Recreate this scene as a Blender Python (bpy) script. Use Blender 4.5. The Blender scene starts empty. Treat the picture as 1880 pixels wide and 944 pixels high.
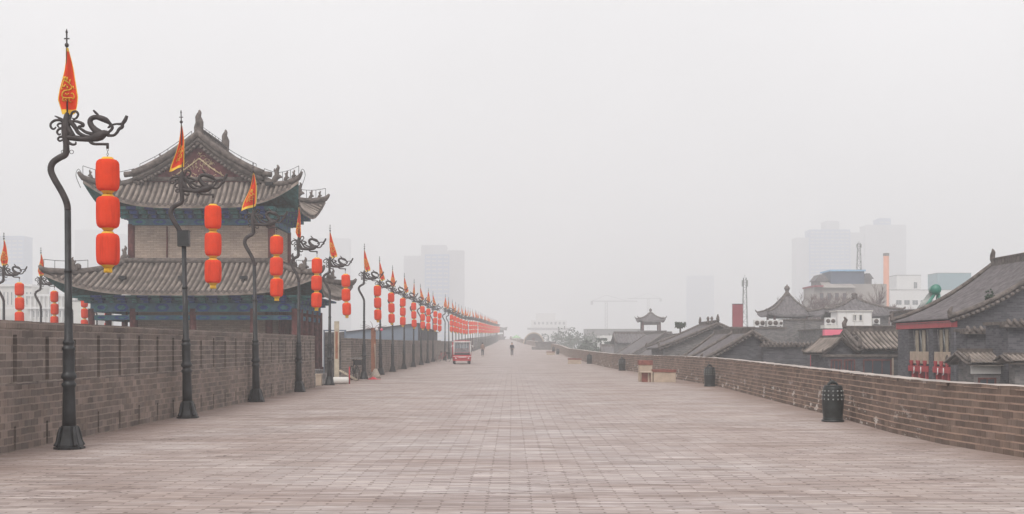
import bpy, bmesh, math, random
from mathutils import Vector, Matrix
R = math.radians
sc = bpy.context.scene
COL = sc.collection
random.seed(7)

# ------------------------------------------------------------------ camera
F = 2200.0; EYE = 1.6; HX, HY = 940.0, 635.0
cam_d = bpy.data.cameras.new('camera'); cam = bpy.data.objects.new('camera', cam_d); COL.objects.link(cam)
cam_d.sensor_width = 36; cam_d.lens = F/1880*36; cam_d.shift_y = (635-472)/1880
cam_d.clip_start = 0.1; cam_d.clip_end = 6000
cam.location = (0, 0, EYE); cam.rotation_euler = (R(90), 0, 0)
sc.camera = cam
# ------------------------------------------------------------------ world, sun, exposure
SUN_EL, SUN_ROT = 48, 200
w = bpy.data.worlds.new('World'); sc.world = w; w.use_nodes = True
nt = w.node_tree; nt.nodes.clear()
out = nt.nodes.new('ShaderNodeOutputWorld'); bg = nt.nodes.new('ShaderNodeBackground')
sky = nt.nodes.new('ShaderNodeTexSky'); sky.sky_type = 'NISHITA'; sky.sun_disc = False
sky.sun_elevation = R(SUN_EL); sky.sun_rotation = R(SUN_ROT); sky.dust_density = 6; sky.air_density = 1.5
hs = nt.nodes.new('ShaderNodeHueSaturation'); hs.inputs['Saturation'].default_value = 0.22
mx = nt.nodes.new('ShaderNodeMixRGB'); mx.inputs['Fac'].default_value = 0.8
mx.inputs['Color2'].default_value = (6.55, 6.45, 6.52, 1)      # even overcast veil over the clear sky
nt.links.new(sky.outputs[0], hs.inputs['Color']); nt.links.new(hs.outputs[0], mx.inputs['Color1'])
tcw = nt.nodes.new('ShaderNodeTexCoord'); nzw = nt.nodes.new('ShaderNodeTexNoise'); nzw.inputs['Scale'].default_value = 2.2; nzw.inputs['Detail'].default_value = 3
nt.links.new(tcw.outputs['Generated'], nzw.inputs['Vector'])
rmw = nt.nodes.new('ShaderNodeMapRange'); rmw.inputs[3].default_value = .9; rmw.inputs[4].default_value = 1.1; rmw.inputs[1].default_value = .3; rmw.inputs[2].default_value = .7
nt.links.new(nzw.outputs['Fac'], rmw.inputs[0])
mw = nt.nodes.new('ShaderNodeVectorMath'); mw.operation = 'SCALE'; nt.links.new(mx.outputs[0], mw.inputs[0]); nt.links.new(rmw.outputs[0], mw.inputs['Scale'])
nt.links.new(mw.outputs[0], bg.inputs['Color']); nt.links.new(bg.outputs[0], out.inputs['Surface'])
bg.inputs['Strength'].default_value = 0.12
sl = bpy.data.lights.new('sun', 'SUN'); so = bpy.data.objects.new('sun', sl); COL.objects.link(so)
sl.energy = 1.4; sl.angle = R(25); sl.color = (1, 0.96, 0.9)
az = R(SUN_ROT)
sd = Vector((math.sin(az)*math.cos(R(SUN_EL)), math.cos(az)*math.cos(R(SUN_EL)), math.sin(R(SUN_EL))))
so.rotation_euler = (-sd).to_track_quat('-Z', 'Y').to_euler()
sc.view_settings.view_transform = 'Standard'; sc.view_settings.look = 'None'
sc.view_settings.exposure = 0.56; sc.view_settings.gamma = 1; sc.view_settings.use_curve_mapping = False
try:
    cy = sc.cycles
    cy.max_bounces = 6; cy.diffuse_bounces = 3; cy.glossy_bounces = 2; cy.transmission_bounces = 4
    cy.transparent_max_bounces = 8; cy.volume_bounces = 2; cy.use_denoising = True
    cy.sample_clamp_indirect = 4
except Exception: pass

# ------------------------------------------------------------------ materials
def srgb(r, g, b):
    f = lambda c: (c/255/12.92) if c <= 10 else ((c/255+0.055)/1.055)**2.4
    return (f(r), f(g), f(b), 1)
MATS = {}
def nodes(name):
    m = bpy.data.materials.new(name); m.use_nodes = True; MATS[name] = m
    t = m.node_tree; b = t.nodes['Principled BSDF']; return m, t, b
def mixn(t, fac, a, b, mode='MIX'):
    n = t.nodes.new('ShaderNodeMixRGB'); n.blend_type = mode
    for s, v in zip(('Fac', 'Color1', 'Color2'), (fac, a, b)):
        if hasattr(v, 'is_output') or isinstance(v, bpy.types.NodeSocket): t.links.new(v, n.inputs[s])
        else: n.inputs[s].default_value = v
    return n.outputs[0]
def noise(t, vec, scale, detail=3, rough=.55):
    n = t.nodes.new('ShaderNodeTexNoise'); n.inputs['Scale'].default_value = scale
    n.inputs['Detail'].default_value = detail; n.inputs['Roughness'].default_value = rough
    if vec: t.links.new(vec, n.inputs['Vector'])
    return n.outputs['Fac']
def ramp(t, fac, lo, hi, a=(0,0,0,1), b=(1,1,1,1)):
    n = t.nodes.new('ShaderNodeValToRGB'); n.color_ramp.elements[0].position = lo; n.color_ramp.elements[1].position = hi
    n.color_ramp.elements[0].color = a; n.color_ramp.elements[1].color = b; t.links.new(fac, n.inputs[0]); return n.outputs[0]
def mapping(t, vec, scale=(1,1,1), loc=(0,0,0)):
    n = t.nodes.new('ShaderNodeMapping'); n.inputs['Scale'].default_value = scale; n.inputs['Location'].default_value = loc
    t.links.new(vec, n.inputs['Vector']); return n.outputs[0]
def coords(t, kind='Object'):
    return t.nodes.new('ShaderNodeTexCoord').outputs[kind]
def bump(t, b, h, strength=.4, dist=.02):
    n = t.nodes.new('ShaderNodeBump'); n.inputs['Strength'].default_value = strength; n.inputs['Distance'].default_value = dist
    t.links.new(h, n.inputs['Height']); t.links.new(n.outputs[0], b.inputs['Normal'])

def plain(name, c, rough=.7, metal=0, var=.25, scale=3, bmp=.15):
    m, t, b = nodes(name)
    v = coords(t)
    dark = tuple(x*(1-var) for x in c[:3])+(1,); light = tuple(min(1, x*(1+var)) for x in c[:3])+(1,)
    f = ramp(t, noise(t, v, scale, 5), .3, .7)
    col = mixn(t, f, dark, light)
    t.links.new(col, b.inputs['Base Color'])
    b.inputs['Roughness'].default_value = rough; b.inputs['Metallic'].default_value = metal
    if rough > .5: b.inputs['Specular IOR Level'].default_value = .15
    if bmp: bump(t, b, noise(t, v, scale*6, 4), bmp, .01)
    return m

def bricks(name, c1, c2, mortar, bw, bh, ms=.008, bias=0, streak=.5, efflor=0, grime=.5, bmp=.6, smooth=.1, tint=None, off=.5, vlo=.6, wob=.02, wobs=5, bed=None, bedw=.011, bedk=.9, bedn=.3):
    m, t, b = nodes(name)
    uv = coords(t, 'UV')
    # wobble the joints
    nz = t.nodes.new('ShaderNodeTexNoise'); nz.inputs['Scale'].default_value = wobs; nz.inputs['Detail'].default_value = 2
    t.links.new(uv, nz.inputs['Vector'])
    sub = t.nodes.new('ShaderNodeVectorMath'); sub.operation = 'SUBTRACT'; t.links.new(nz.outputs['Color'], sub.inputs[0]); sub.inputs[1].default_value = (.5,.5,.5)
    sca = t.nodes.new('ShaderNodeVectorMath'); sca.operation = 'SCALE'; t.links.new(sub.outputs[0], sca.inputs[0]); sca.inputs['Scale'].default_value = wob
    add = t.nodes.new('ShaderNodeVectorMath'); t.links.new(uv, add.inputs[0]); t.links.new(sca.outputs[0], add.inputs[1])
    br = t.nodes.new('ShaderNodeTexBrick'); t.links.new(add.outputs[0], br.inputs['Vector'])
    br.offset = off; br.inputs['Scale'].default_value = 1
    br.inputs['Color1'].default_value = c1; br.inputs['Color2'].default_value = c2; br.inputs['Mortar'].default_value = mortar
    br.inputs['Mortar Size'].default_value = ms; br.inputs['Mortar Smooth'].default_value = smooth; br.inputs['Bias'].default_value = bias
    br.inputs['Brick Width'].default_value = bw; br.inputs['Row Height'].default_value = bh
    col = br.outputs['Color']
    # large patches
    f = ramp(t, noise(t, uv, .7, 5, .6), .32, .72)
    col = mixn(t, f, mixn(t, 1, col, (1-grime*.55, 1-grime*.52, 1-grime*.5, 1), 'MULTIPLY'), col)
    # a second brick grid gives single bricks their own tone
    br2 = t.nodes.new('ShaderNodeTexBrick'); t.links.new(add.outputs[0], br2.inputs['Vector']); br2.offset = off
    br2.inputs['Scale'].default_value = 1; br2.inputs['Brick Width'].default_value = bw; br2.inputs['Row Height'].default_value = bh
    br2.inputs['Color1'].default_value = (vlo,vlo,vlo*1.02,1); br2.inputs['Color2'].default_value = tint or (1.35,1.28,1.22,1); br2.inputs['Mortar'].default_value = (1,1,1,1)
    br2.inputs['Mortar Size'].default_value = ms; br2.offset_frequency = 2; br2.squash = 1.0
    t.links.new(mapping(t, add.outputs[0], loc=(bw*14, bh*22, 0)), br2.inputs['Vector'])
    col = mixn(t, .8, col, br2.outputs['Color'], 'MULTIPLY')
    f2 = ramp(t, noise(t, mapping(t, uv, (1.2,.9,1), (7,2,0)), 1.3, 6, .72), .46, .66)
    col = mixn(t, mixn(t, 1, f2, (grime*.75,)*3+(1,), 'MULTIPLY'), col, mixn(t, 1, col, (.6,.6,.62,1), 'MULTIPLY'))
    # vertical rain streaks / fine grain
    st = ramp(t, noise(t, mapping(t, uv, (16, 2.2, 1)), 1.6, 4, .6), .35, .7)
    col = mixn(t, mixn(t, 1, st, (streak,)*3+(1,), 'MULTIPLY'), col, mixn(t, 1, col, (.62,.62,.64,1), 'MULTIPLY'))
    if efflor:
        g = noise(t, mapping(t, uv, (1.1, 2.6, 1)), 1.4, 6, .72)
        sep = t.nodes.new('ShaderNodeSeparateXYZ'); t.links.new(uv, sep.inputs[0])
        mr = t.nodes.new('ShaderNodeMapRange'); t.links.new(sep.outputs[1], mr.inputs[0])
        mr.inputs[1].default_value = .25; mr.inputs[2].default_value = .75; mr.inputs[3].default_value = 1; mr.inputs[4].default_value = 0
        mr2 = t.nodes.new('ShaderNodeMapRange'); t.links.new(sep.outputs[0], mr2.inputs[0])
        mr2.inputs[1].default_value = 13; mr2.inputs[2].default_value = 18
        m0 = t.nodes.new('ShaderNodeMath'); m0.operation = 'MULTIPLY'; t.links.new(mr.outputs[0], m0.inputs[0]); t.links.new(mr2.outputs[0], m0.inputs[1])
        mm = t.nodes.new('ShaderNodeMath'); mm.operation = 'MULTIPLY'; t.links.new(ramp(t, g, .575, .61), mm.inputs[0]); t.links.new(m0.outputs[0], mm.inputs[1])
        m2 = t.nodes.new('ShaderNodeMath'); m2.operation = 'MULTIPLY'; t.links.new(mm.outputs[0], m2.inputs[0]); m2.inputs[1].default_value = efflor
        col = mixn(t, m2.outputs[0], col, (.62,.58,.54,1))
    if bed:   # bed joints: a thin line in a given colour, broken up along the course
        sp_ = t.nodes.new('ShaderNodeSeparateXYZ'); t.links.new(add.outputs[0], sp_.inputs[0])
        pp = t.nodes.new('ShaderNodeMath'); pp.operation = 'PINGPONG'; pp.inputs[1].default_value = bh/2; t.links.new(sp_.outputs[1], pp.inputs[0])
        lt = t.nodes.new('ShaderNodeMapRange'); t.links.new(pp.outputs[0], lt.inputs[0]); lt.inputs[1].default_value = bedw*.5; lt.inputs[2].default_value = bedw*1.3; lt.inputs[3].default_value = 1; lt.inputs[4].default_value = 0
        ns = ramp(t, noise(t, mapping(t, uv, (1.3, 1/bh*1.3, 1)), 1.0, 4, .65), bedn, bedn+.18)
        ml = t.nodes.new('ShaderNodeMath'); ml.operation = 'MULTIPLY'; t.links.new(lt.outputs[0], ml.inputs[0]); t.links.new(ns, ml.inputs[1])
        ml2 = t.nodes.new('ShaderNodeMath'); ml2.operation = 'MULTIPLY'; t.links.new(ml.outputs[0], ml2.inputs[0]); ml2.inputs[1].default_value = bedk
        col = mixn(t, ml2.outputs[0], col, bed)
    t.links.new(col, b.inputs['Base Color']); b.inputs['Roughness'].default_value = .92; b.inputs['Specular IOR Level'].default_value = .12
    inv = t.nodes.new('ShaderNodeMath'); inv.operation = 'SUBTRACT'; inv.inputs[0].default_value = 1; t.links.new(br.outputs['Fac'], inv.inputs[1])
    ad = t.nodes.new('ShaderNodeMath'); ad.operation = 'MULTIPLY_ADD'; t.links.new(noise(t, uv, 22, 5, .7), ad.inputs[0]); ad.inputs[1].default_value = .55; t.links.new(inv.outputs[0], ad.inputs[2])
    bump(t, b, ad.outputs[0], bmp, .02)
    return m

M_road = bricks('paving brick', (.335,.28,.255,1), (.46,.395,.362,1), (.33,.272,.248,1), .46, .105, .004, bed=(.1,.065,.055,1), bedw=.013, bedk=.9, bedn=.43, streak=0, grime=.12, bmp=.6, smooth=.4, tint=(1.1,1.09,1.08,1), vlo=.86, wob=.05, wobs=1.3)
def road_extra():
    # worn corners, dark open joints and dusty patches
    t = M_road.node_tree; b = t.nodes['Principled BSDF']; col = b.inputs['Base Color'].links[0].from_socket
    uv = coords(t, 'UV')
    a = noise(t, mapping(t, uv, (.9, 11, 1)), 1.0, 6, .78)
    col = mixn(t, ramp(t, a, .56, .7), col, (.21,.15,.13,1))
    a = noise(t, mapping(t, uv, (.7, 7, 1), (5,3,0)), 1.0, 6, .75)
    col = mixn(t, ramp(t, a, .55, .68), col, (.62,.56,.54,1))
    c = noise(t, mapping(t, uv, (.35,.35,1)), 1.0, 4, .6)
    col = mixn(t, ramp(t, c, .4, .7), mixn(t, 1, col, (.93,.9,.9,1), 'MULTIPLY'), mixn(t, 1, col, (1.04,1.07,1.1,1), 'MULTIPLY'))
    # eroded brick ends: dark chips where head joints meet the bed joints
    sep = t.nodes.new('ShaderNodeSeparateXYZ'); t.links.new(uv, sep.inputs[0])
    def tri(inp, period, shift=0):
        n = t.nodes.new('ShaderNodeMath'); n.operation = 'PINGPONG'; n.inputs[1].default_value = period/2
        if shift:
            s = t.nodes.new('ShaderNodeMath'); s.operation = 'ADD'; s.inputs[1].default_value = shift; t.links.new(inp, s.inputs[0]); inp = s.outputs[0]
        t.links.new(inp, n.inputs[0]); return n.outputs[0]
    def math2(op, x, y):
        n = t.nodes.new('ShaderNodeMath'); n.operation = op
        for i, v in enumerate((x, y)):
            if isinstance(v, (int, float)): n.inputs[i].default_value = v
            else: t.links.new(v, n.inputs[i])
        return n.outputs[0]
    xx = tri(sep.outputs[0], .23); yy = tri(sep.outputs[1], .21, .05)
    chip = math2('MULTIPLY', math2('LESS_THAN', xx, math2('MULTIPLY', ramp(t, noise(t, uv, 3.3, 4, .7), .42, .66), .032)), math2('LESS_THAN', yy, .034))
    col = mixn(t, math2('MULTIPLY', chip, .6), col, (.11,.075,.065,1))
    # reddish dust along the foot of the walls, doubling as painted contact shade
    ax = math2('ABSOLUTE', sep.outputs[0], 0)
    mr = t.nodes.new('ShaderNodeMapRange'); t.links.new(math2('ADD', ax, math2('MULTIPLY', noise(t, uv, .8, 5, .7), 1.6)), mr.inputs[0])
    mr.inputs[1].default_value = 6.6; mr.inputs[2].default_value = 8.6; mr.inputs[3].default_value = 0; mr.inputs[4].default_value = .75
    col = mixn(t, mr.outputs[0], col, (.24,.165,.135,1))
    mc = t.nodes.new('ShaderNodeMapRange'); t.links.new(math2('ADD', ax, math2('MULTIPLY', noise(t, uv, .5, 4, .7), 2.4)), mc.inputs[0])
    mc.inputs[1].default_value = 2.0; mc.inputs[2].default_value = 5.0; mc.inputs[3].default_value = 1; mc.inputs[4].default_value = 0
    col = mixn(t, mc.outputs[0], col, mixn(t, 1, col, (1.06,1.09,1.12,1), 'MULTIPLY'))      # polished middle track
    # single replaced or sunken bricks
    vr_ = t.nodes.new('ShaderNodeTexVoronoi'); vr_.inputs['Scale'].default_value = 1; t.links.new(mapping(t, uv, (1.1, 4.2, 1)), vr_.inputs['Vector'])
    sv = t.nodes.new('ShaderNodeSeparateXYZ'); t.links.new(vr_.outputs['Color'], sv.inputs[0])
    col = mixn(t, math2('MULTIPLY', math2('GREATER_THAN', sv.outputs[0], .93), .3), col, (.2,.15,.13,1))
    col = mixn(t, math2('MULTIPLY', math2('LESS_THAN', sv.outputs[0], .06), .2), col, (.6,.54,.51,1))
    # stained darker patches and a few long settlement cracks
    c = noise(t, mapping(t, uv, (.16,.5,1), (3,1,0)), 1.0, 6, .7)
    col = mixn(t, ramp(t, c, .5, .68), col, mixn(t, 1, col, (.76,.71,.68,1), 'MULTIPLY'))
    c = noise(t, mapping(t, uv, (.12,.4,1), (9,4,0)), 1.0, 5, .6)
    crk = math2('LESS_THAN', math2('ABSOLUTE', math2('SUBTRACT', c, .5), 0), .0016)
    crk = math2('MULTIPLY', crk, math2('GREATER_THAN', noise(t, uv, .5, 2), .52))
    col = mixn(t, math2('MULTIPLY', crk, .75), col, (.08,.055,.05,1))
    t.links.new(col, b.inputs['Base Color']); b.inputs['Roughness'].default_value = .8
road_extra()
M_left = bricks('old battlement brick', (.24,.195,.17,1), (.32,.265,.235,1), (.13,.11,.1,1), .4, .115, .005, bed=(.44,.375,.33,1), bedk=.6, streak=.6, grime=.9, efflor=0, vlo=.78, wob=.03, tint=(1.18,1.14,1.1,1))
M_leftlow = bricks('old battlement base brick', (.25,.2,.172,1), (.35,.283,.248,1), (.13,.105,.09,1), .25, .115, .005, streak=.4, grime=.8, vlo=.75, wob=.03, bed=(.42,.34,.295,1), bedk=.55, tint=(1.25,1.18,1.12,1))
M_right = bricks('parapet brick', (.2,.148,.122,1), (.29,.22,.182,1), (.13,.095,.08,1), .27, .1103, .005, bed=(.48,.335,.265,1), bedw=.012, bedk=.62, streak=.6, grime=.7, efflor=.95, bmp=.9, vlo=.8, wob=.02, tint=(1.2,1.14,1.08,1))  # salmon bed lines: pale mortar with the ledges' caught light painted in
M_ledgelight = plain('salmon painted ledge light', (.46,.33,.27,1), .95, 0, .35, 6, .2)  # salmon ledge tops: light caught on the courses, put into the colour
M_cope = bricks('parapet coping brick', (.44,.39,.36,1), (.54,.49,.46,1), (.2,.16,.14,1), .21, .5, .006, streak=.2, grime=.3)
M_grey = bricks('grey house brick', (.098,.097,.11,1), (.125,.123,.136,1), (.155,.152,.162,1), .26, .075, .005, streak=.25, grime=.35, bmp=.3)
M_greyd = bricks('grey far wall brick', (.18,.17,.17,1), (.215,.205,.205,1), (.23,.22,.215,1), .26, .075, .005, streak=.3, grime=.35, bmp=.2)
M_tower = bricks('tower wall brick', (.4,.315,.255,1), (.48,.385,.32,1), (.26,.2,.165,1), .3, .085, .008, streak=.3, grime=.3, bmp=.4, vlo=.85, tint=(1.12,1.1,1.08,1))
M_tile = plain('grey roof tile', (.215,.18,.158,1), .85, 0, .5, 1.6, .3)
M_panshade = plain('shade-painted pan tile', (.07,.058,.052,1), .9, 0, .4, 3, .3)  # clay pan tiles, darkened to paint in the shade between the ribs
M_tileb = plain('slate roof tile', (.14,.126,.13,1), .85, 0, .35, 3, .4)
M_tiled = plain('roof ridge clay', (.125,.105,.095,1), .9, 0, .5, 5, .6)
M_beamA = plain('painted beam blue green', (.055,.125,.175,1), .7, 0, .4, 2.5, .1)
M_teal = plain('painted teal', (.05,.17,.175,1), .7, 0, .4, 6, .1)
M_navy = plain('painted navy', (.03,.07,.24,1), .7, 0, .4, 6, .1)
M_redw = plain('dark red wood', (.13,.045,.042,1), .6, 0, .4, 6, .1)
M_gable = plain('gable board maroon', (.12,.042,.045,1), .7, 0, .4, 5, .2)
M_gold = plain('faded gold paint', (.5,.4,.25,1), .6, 0, .4, 9, .1)
M_iron = plain('black iron', (.022,.023,.025,1), .5, .3, .35, 8, .15)
M_ironf = plain('weathered iron', (.055,.047,.047,1), .55, .2, .3, 8, .2)
M_bronze = plain('dark bronze', (.022,.025,.025,1), .42, .3, .5, 6, .3)
M_stud = plain('worn stud metal', (.28,.29,.28,1), .4, .5, .3, 20, 0)
M_stone = plain('beige stone', (.42,.335,.265,1), .8, 0, .15, 4, .2)
M_wood = plain('red brown wood', (.2,.075,.06,1), .6, 0, .3, 8, .2)
M_white = plain('white paint', (.68,.67,.66,1), .6, 0, .06, 2, 0)
M_cream = plain('cream render', (.6,.58,.55,1), .8, 0, .08, 1, 0)
M_glass = plain('dark glass', (.05,.06,.075,1), .15, 0, .2, 1, 0)
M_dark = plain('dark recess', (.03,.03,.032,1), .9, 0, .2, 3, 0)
M_red = plain('bright red paint', (.42,.02,.03,1), .45, 0, .15, 4, 0)
M_cloth = plain('dark coat cloth', (.022,.025,.036,1), .9, 0, .2, 9, 0)
M_brown = plain('brown jacket cloth', (.2,.12,.09,1), .9, 0, .2, 9, 0)
M_skin = plain('skin', (.5,.3,.22,1), .6, 0, .05, 9, 0)
M_hair = plain('black hair', (.015,.013,.012,1), .6, 0, .1, 9, 0)
M_rubber = plain('black rubber', (.02,.02,.02,1), .8, 0, .1, 9, 0)
M_steel = plain('blue grey sheet steel', (.19,.23,.29,1), .5, .2, .12, 1, 0)
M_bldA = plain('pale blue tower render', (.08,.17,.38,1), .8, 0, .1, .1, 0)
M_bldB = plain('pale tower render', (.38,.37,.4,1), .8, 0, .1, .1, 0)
M_pink = plain('pink awning', (.8,.17,.25,1), .6, 0, .05, 2, 0)
M_cyan = plain('light blue sheet', (.25,.45,.66,1), .5, 0, .1, 2, 0)
M_green = plain('green enamel', (.03,.18,.13,1), .35, 0, .15, 3, 0)
M_orange = plain('orange chimney brick', (.62,.24,.13,1), .8, 0, .1, .6, 0)
M_redsign = plain('dull red panel', (.28,.06,.075,1), .6, 0, .1, 1, 0)
M_trunk = plain('bark', (.1,.075,.065,1), .9, 0, .3, 8, .2)
M_leaf = plain('leaf', (.05,.075,.05,1), .8, 0, .5, .6, 0)
M_twig = plain('bare twig', (.13,.075,.07,1), .9, 0, .3, 3, 0)
M_ply = plain('raw wood', (.42,.36,.28,1), .8, 0, .2, 5, .1)
M_rust = plain('rusty brown board', (.27,.12,.075,1), .8, 0, .35, 5, .2)
M_straw = plain('straw', (.38,.32,.27,1), .9, 0, .3, 20, .2)
M_tan = plain('tan render', (.33,.3,.28,1), .8, 0, .12, .5, 0)
M_teals = plain('teal cladding', (.1,.23,.27,1), .6, 0, .08, 1, 0)
M_earth = plain('city ground', (.12,.115,.11,1), .95, 0, .3, .05, 0)
M_yellow = plain('yellow trim cloth', (.85,.52,.06,1), .7, 0, .08, 20, 0)
def cloth(name, c, tr=.35, rough=.55):
    m, t, b = nodes(name); v = coords(t)
    f = ramp(t, noise(t, v, 6, 3), .3, .7)
    col = mixn(t, f, tuple(x*.85 for x in c[:3])+(1,), c)
    t.links.new(col, b.inputs['Base Color']); b.inputs['Roughness'].default_value = .8; b.inputs['Specular IOR Level'].default_value = .1
    tl = t.nodes.new('ShaderNodeBsdfTranslucent'); t.links.new(col, tl.inputs['Color'])
    ms = t.nodes.new('ShaderNodeMixShader'); ms.inputs[0].default_value = tr
    o = t.nodes['Material Output']; t.links.new(b.outputs[0], ms.inputs[1]); t.links.new(tl.outputs[0], ms.inputs[2]); t.links.new(ms.outputs[0], o.inputs['Surface'])
    return m
M_lan = cloth('lantern silk', (.97,.1,.028,1), .4)
def lan_extra():
    t = M_lan.node_tree; b = t.nodes['Principled BSDF']; col = b.inputs['Base Color'].links[0].from_socket
    oi = t.nodes.new('ShaderNodeObjectInfo'); v = coords(t)
    col = mixn(t, ramp(t, oi.outputs['Random'], 0, 1, (.0,)*4, (.6,)*4), col, (.85,.1,.06,1))
    col = mixn(t, ramp(t, noise(t, mapping(t, v, (9,9,1.2)), 1.0, 5, .7), .5, .75), col, mixn(t, 1, col, (.78,.7,.7,1), 'MULTIPLY'))
    t.links.new(col, b.inputs['Base Color'])
    for n in t.nodes:
        if n.type == 'BSDF_TRANSLUCENT': t.links.new(col, n.inputs['Color'])
lan_extra()
M_flag = cloth('banner silk', (.85,.085,.035,1), .4)
M_flagy = cloth('banner yellow silk', (.95,.6,.09,1), .3)
m, t, b = nodes('cart windscreen glass'); b.inputs['Base Color'].default_value = (.25,.3,.34,1); b.inputs['Roughness'].default_value = .05
b.inputs['Alpha'].default_value = .35; M_wind = m

# ------------------------------------------------------------------ mesh builder
class MB:
    def __init__(s): s.v = []; s.f = []; s.m = []; s.uv = []; s.sm = []
    def face(s, pts, mi=0, uv=None, smooth=False):
        i = len(s.v); s.v.extend([tuple(p) for p in pts]); s.f.append(tuple(range(i, i+len(pts)))); s.m.append(mi); s.uv.append(uv); s.sm.append(smooth)
    def idx(s, vs, faces, mi=0, smooth=True, uvs=None):
        i = len(s.v); s.v.extend([tuple(p) for p in vs])
        for k, f in enumerate(faces):
            s.f.append(tuple(i+a for a in f)); s.m.append(mi); s.uv.append(uvs[k] if uvs else None); s.sm.append(smooth)
    def box(s, x0, x1, y0, y1, z0, z1, mi=0, M=None):
        P = [Vector(p) for p in ((x0,y0,z0),(x1,y0,z0),(x1,y1,z0),(x0,y1,z0),(x0,y0,z1),(x1,y0,z1),(x1,y1,z1),(x0,y1,z1))]
        if M is not None: P = [M @ p for p in P]
        s.idx(P, [(0,3,2,1),(4,5,6,7),(0,1,5,4),(1,2,6,5),(2,3,7,6),(3,0,4,7)], mi, False)
    def prism(s, poly, z0, z1, mi=0):      # poly: (x,y)
        n = len(poly)
        s.face([(x,y,z1) for x,y in poly], mi); s.face([(x,y,z0) for x,y in reversed(poly)], mi)
        for i in range(n):
            a, b = poly[i], poly[(i+1)%n]; s.face([(a[0],a[1],z0),(b[0],b[1],z0),(b[0],b[1],z1),(a[0],a[1],z1)], mi)
    def prismy(s, poly, y0, y1, mi=0):     # poly: (x,z), counter-clockwise seen from -y
        n = len(poly)
        s.face([(x,y0,z) for x,z in poly], mi); s.face([(x,y1,z) for x,z in reversed(poly)], mi)
        for i in range(n):
            a, b = poly[i], poly[(i+1)%n]; s.face([(a[0],y1,a[1]),(b[0],y1,b[1]),(b[0],y0,b[1]),(a[0],y0,a[1])], mi)
    def lathe(s, prof, n=16, c=(0,0,0), mi=0, smooth=True, rot=0, axis=None):
        vs = []; fs = []
        for r, z in prof:
            for k in range(n):
                a = 2*math.pi*k/n+rot; p = Vector((r*math.cos(a), r*math.sin(a), z))
                if axis is not None: p = axis @ p
                vs.append((c[0]+p.x, c[1]+p.y, c[2]+p.z))
        for j in range(len(prof)-1):
            for k in range(n):
                fs.append((j*n+k, j*n+(k+1)%n, (j+1)*n+(k+1)%n, (j+1)*n+k))
        fs.append(tuple(reversed(range(n)))); fs.append(tuple(range((len(prof)-1)*n, len(prof)*n)))
        s.idx(vs, fs, mi, smooth)
    def tube(s, pts, rad, n=8, mi=0, sub=3, flat=1.0):
        P = [Vector(p) for p in pts]; Rr = list(rad) if hasattr(rad, '__len__') else [rad]*len(P)
        if sub > 1 and len(P) > 2:
            Q = []; q = []
            for i in range(len(P)-1):
                p0, p1, p2, p3 = P[max(i-1,0)], P[i], P[i+1], P[min(i+2,len(P)-1)]
                for k in range(sub):
                    u = k/sub; Q.append(.5*((2*p1)+(-p0+p2)*u+(2*p0-5*p1+4*p2-p3)*u*u+(-p0+3*p1-3*p2+p3)*u**3)); q.append(Rr[i]*(1-u)+Rr[i+1]*u)
            Q.append(P[-1]); q.append(Rr[-1]); P, Rr = Q, q
        vs = []; fs = []; nrm = None
        for i, p in enumerate(P):
            tg = (P[min(i+1,len(P)-1)]-P[max(i-1,0)])
            if tg.length < 1e-9: tg = Vector((0,0,1))
            tg.normalize()
            if nrm is None:
                nrm = Vector((0,1,0)) if abs(tg.y) < .9 else Vector((1,0,0))
            nrm = (nrm - tg*nrm.dot(tg)).normalized(); bi = tg.cross(nrm)
            for k in range(n):
                a = 2*math.pi*k/n; vs.append(p+(nrm*math.cos(a)*flat+bi*math.sin(a))*Rr[i])
        for i in range(len(P)-1):
            for k in range(n): fs.append((i*n+k, i*n+(k+1)%n, (i+1)*n+(k+1)%n, (i+1)*n+k))
        fs.append(tuple(reversed(range(n)))); fs.append(tuple(range((len(P)-1)*n, len(P)*n)))
        s.idx(vs, fs, mi, True)
    def ball(s, c, r, n=8, mi=0, sc=(1,1,1)):
        vs = []; fs = []; m = max(4, n//2+1)
        for j in range(m+1):
            th = math.pi*j/m
            for k in range(n):
                a = 2*math.pi*k/n; vs.append((c[0]+r*sc[0]*math.sin(th)*math.cos(a), c[1]+r*sc[1]*math.sin(th)*math.sin(a), c[2]-r*sc[2]*math.cos(th)))
        for j in range(m):
            for k in range(n): fs.append((j*n+k, j*n+(k+1)%n, (j+1)*n+(k+1)%n, (j+1)*n+k))
        s.idx(vs, fs, mi, True)
    def build(s, name, mats, parent=None, loc=None):
        me = bpy.data.meshes.new(name); me.from_pydata(s.v, [], s.f)
        if not isinstance(mats, (list, tuple)): mats = [mats]
        for mm in mats: me.materials.append(mm)
        me.polygons.foreach_set('material_index', s.m); me.polygons.foreach_set('use_smooth', s.sm)
        uvl = me.uv_layers.new(name='UVMap'); data = [0.0]*(2*len(me.loops)); V = me.vertices
        for pi, p in enumerate(me.polygons):
            e = s.uv[pi]
            nx, ny, nz = p.normal
            for k, li in enumerate(p.loop_indices):
                if e: u, v = e[k]
                else:
                    c = V[me.loops[li].vertex_index].co
                    if abs(nz) > .75: u, v = c.x, c.y
                    else:
                        l = math.hypot(nx, ny) or 1; u, v = -ny/l*c.x+nx/l*c.y, c.z
                data[2*li] = u; data[2*li+1] = v
        uvl.data.foreach_set('uv', data)
        me.update(); me.validate()
        o = bpy.data.objects.new(name, me); COL.objects.link(o)
        if parent: o.parent = parent
        if loc: o.location = loc
        return o

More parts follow.
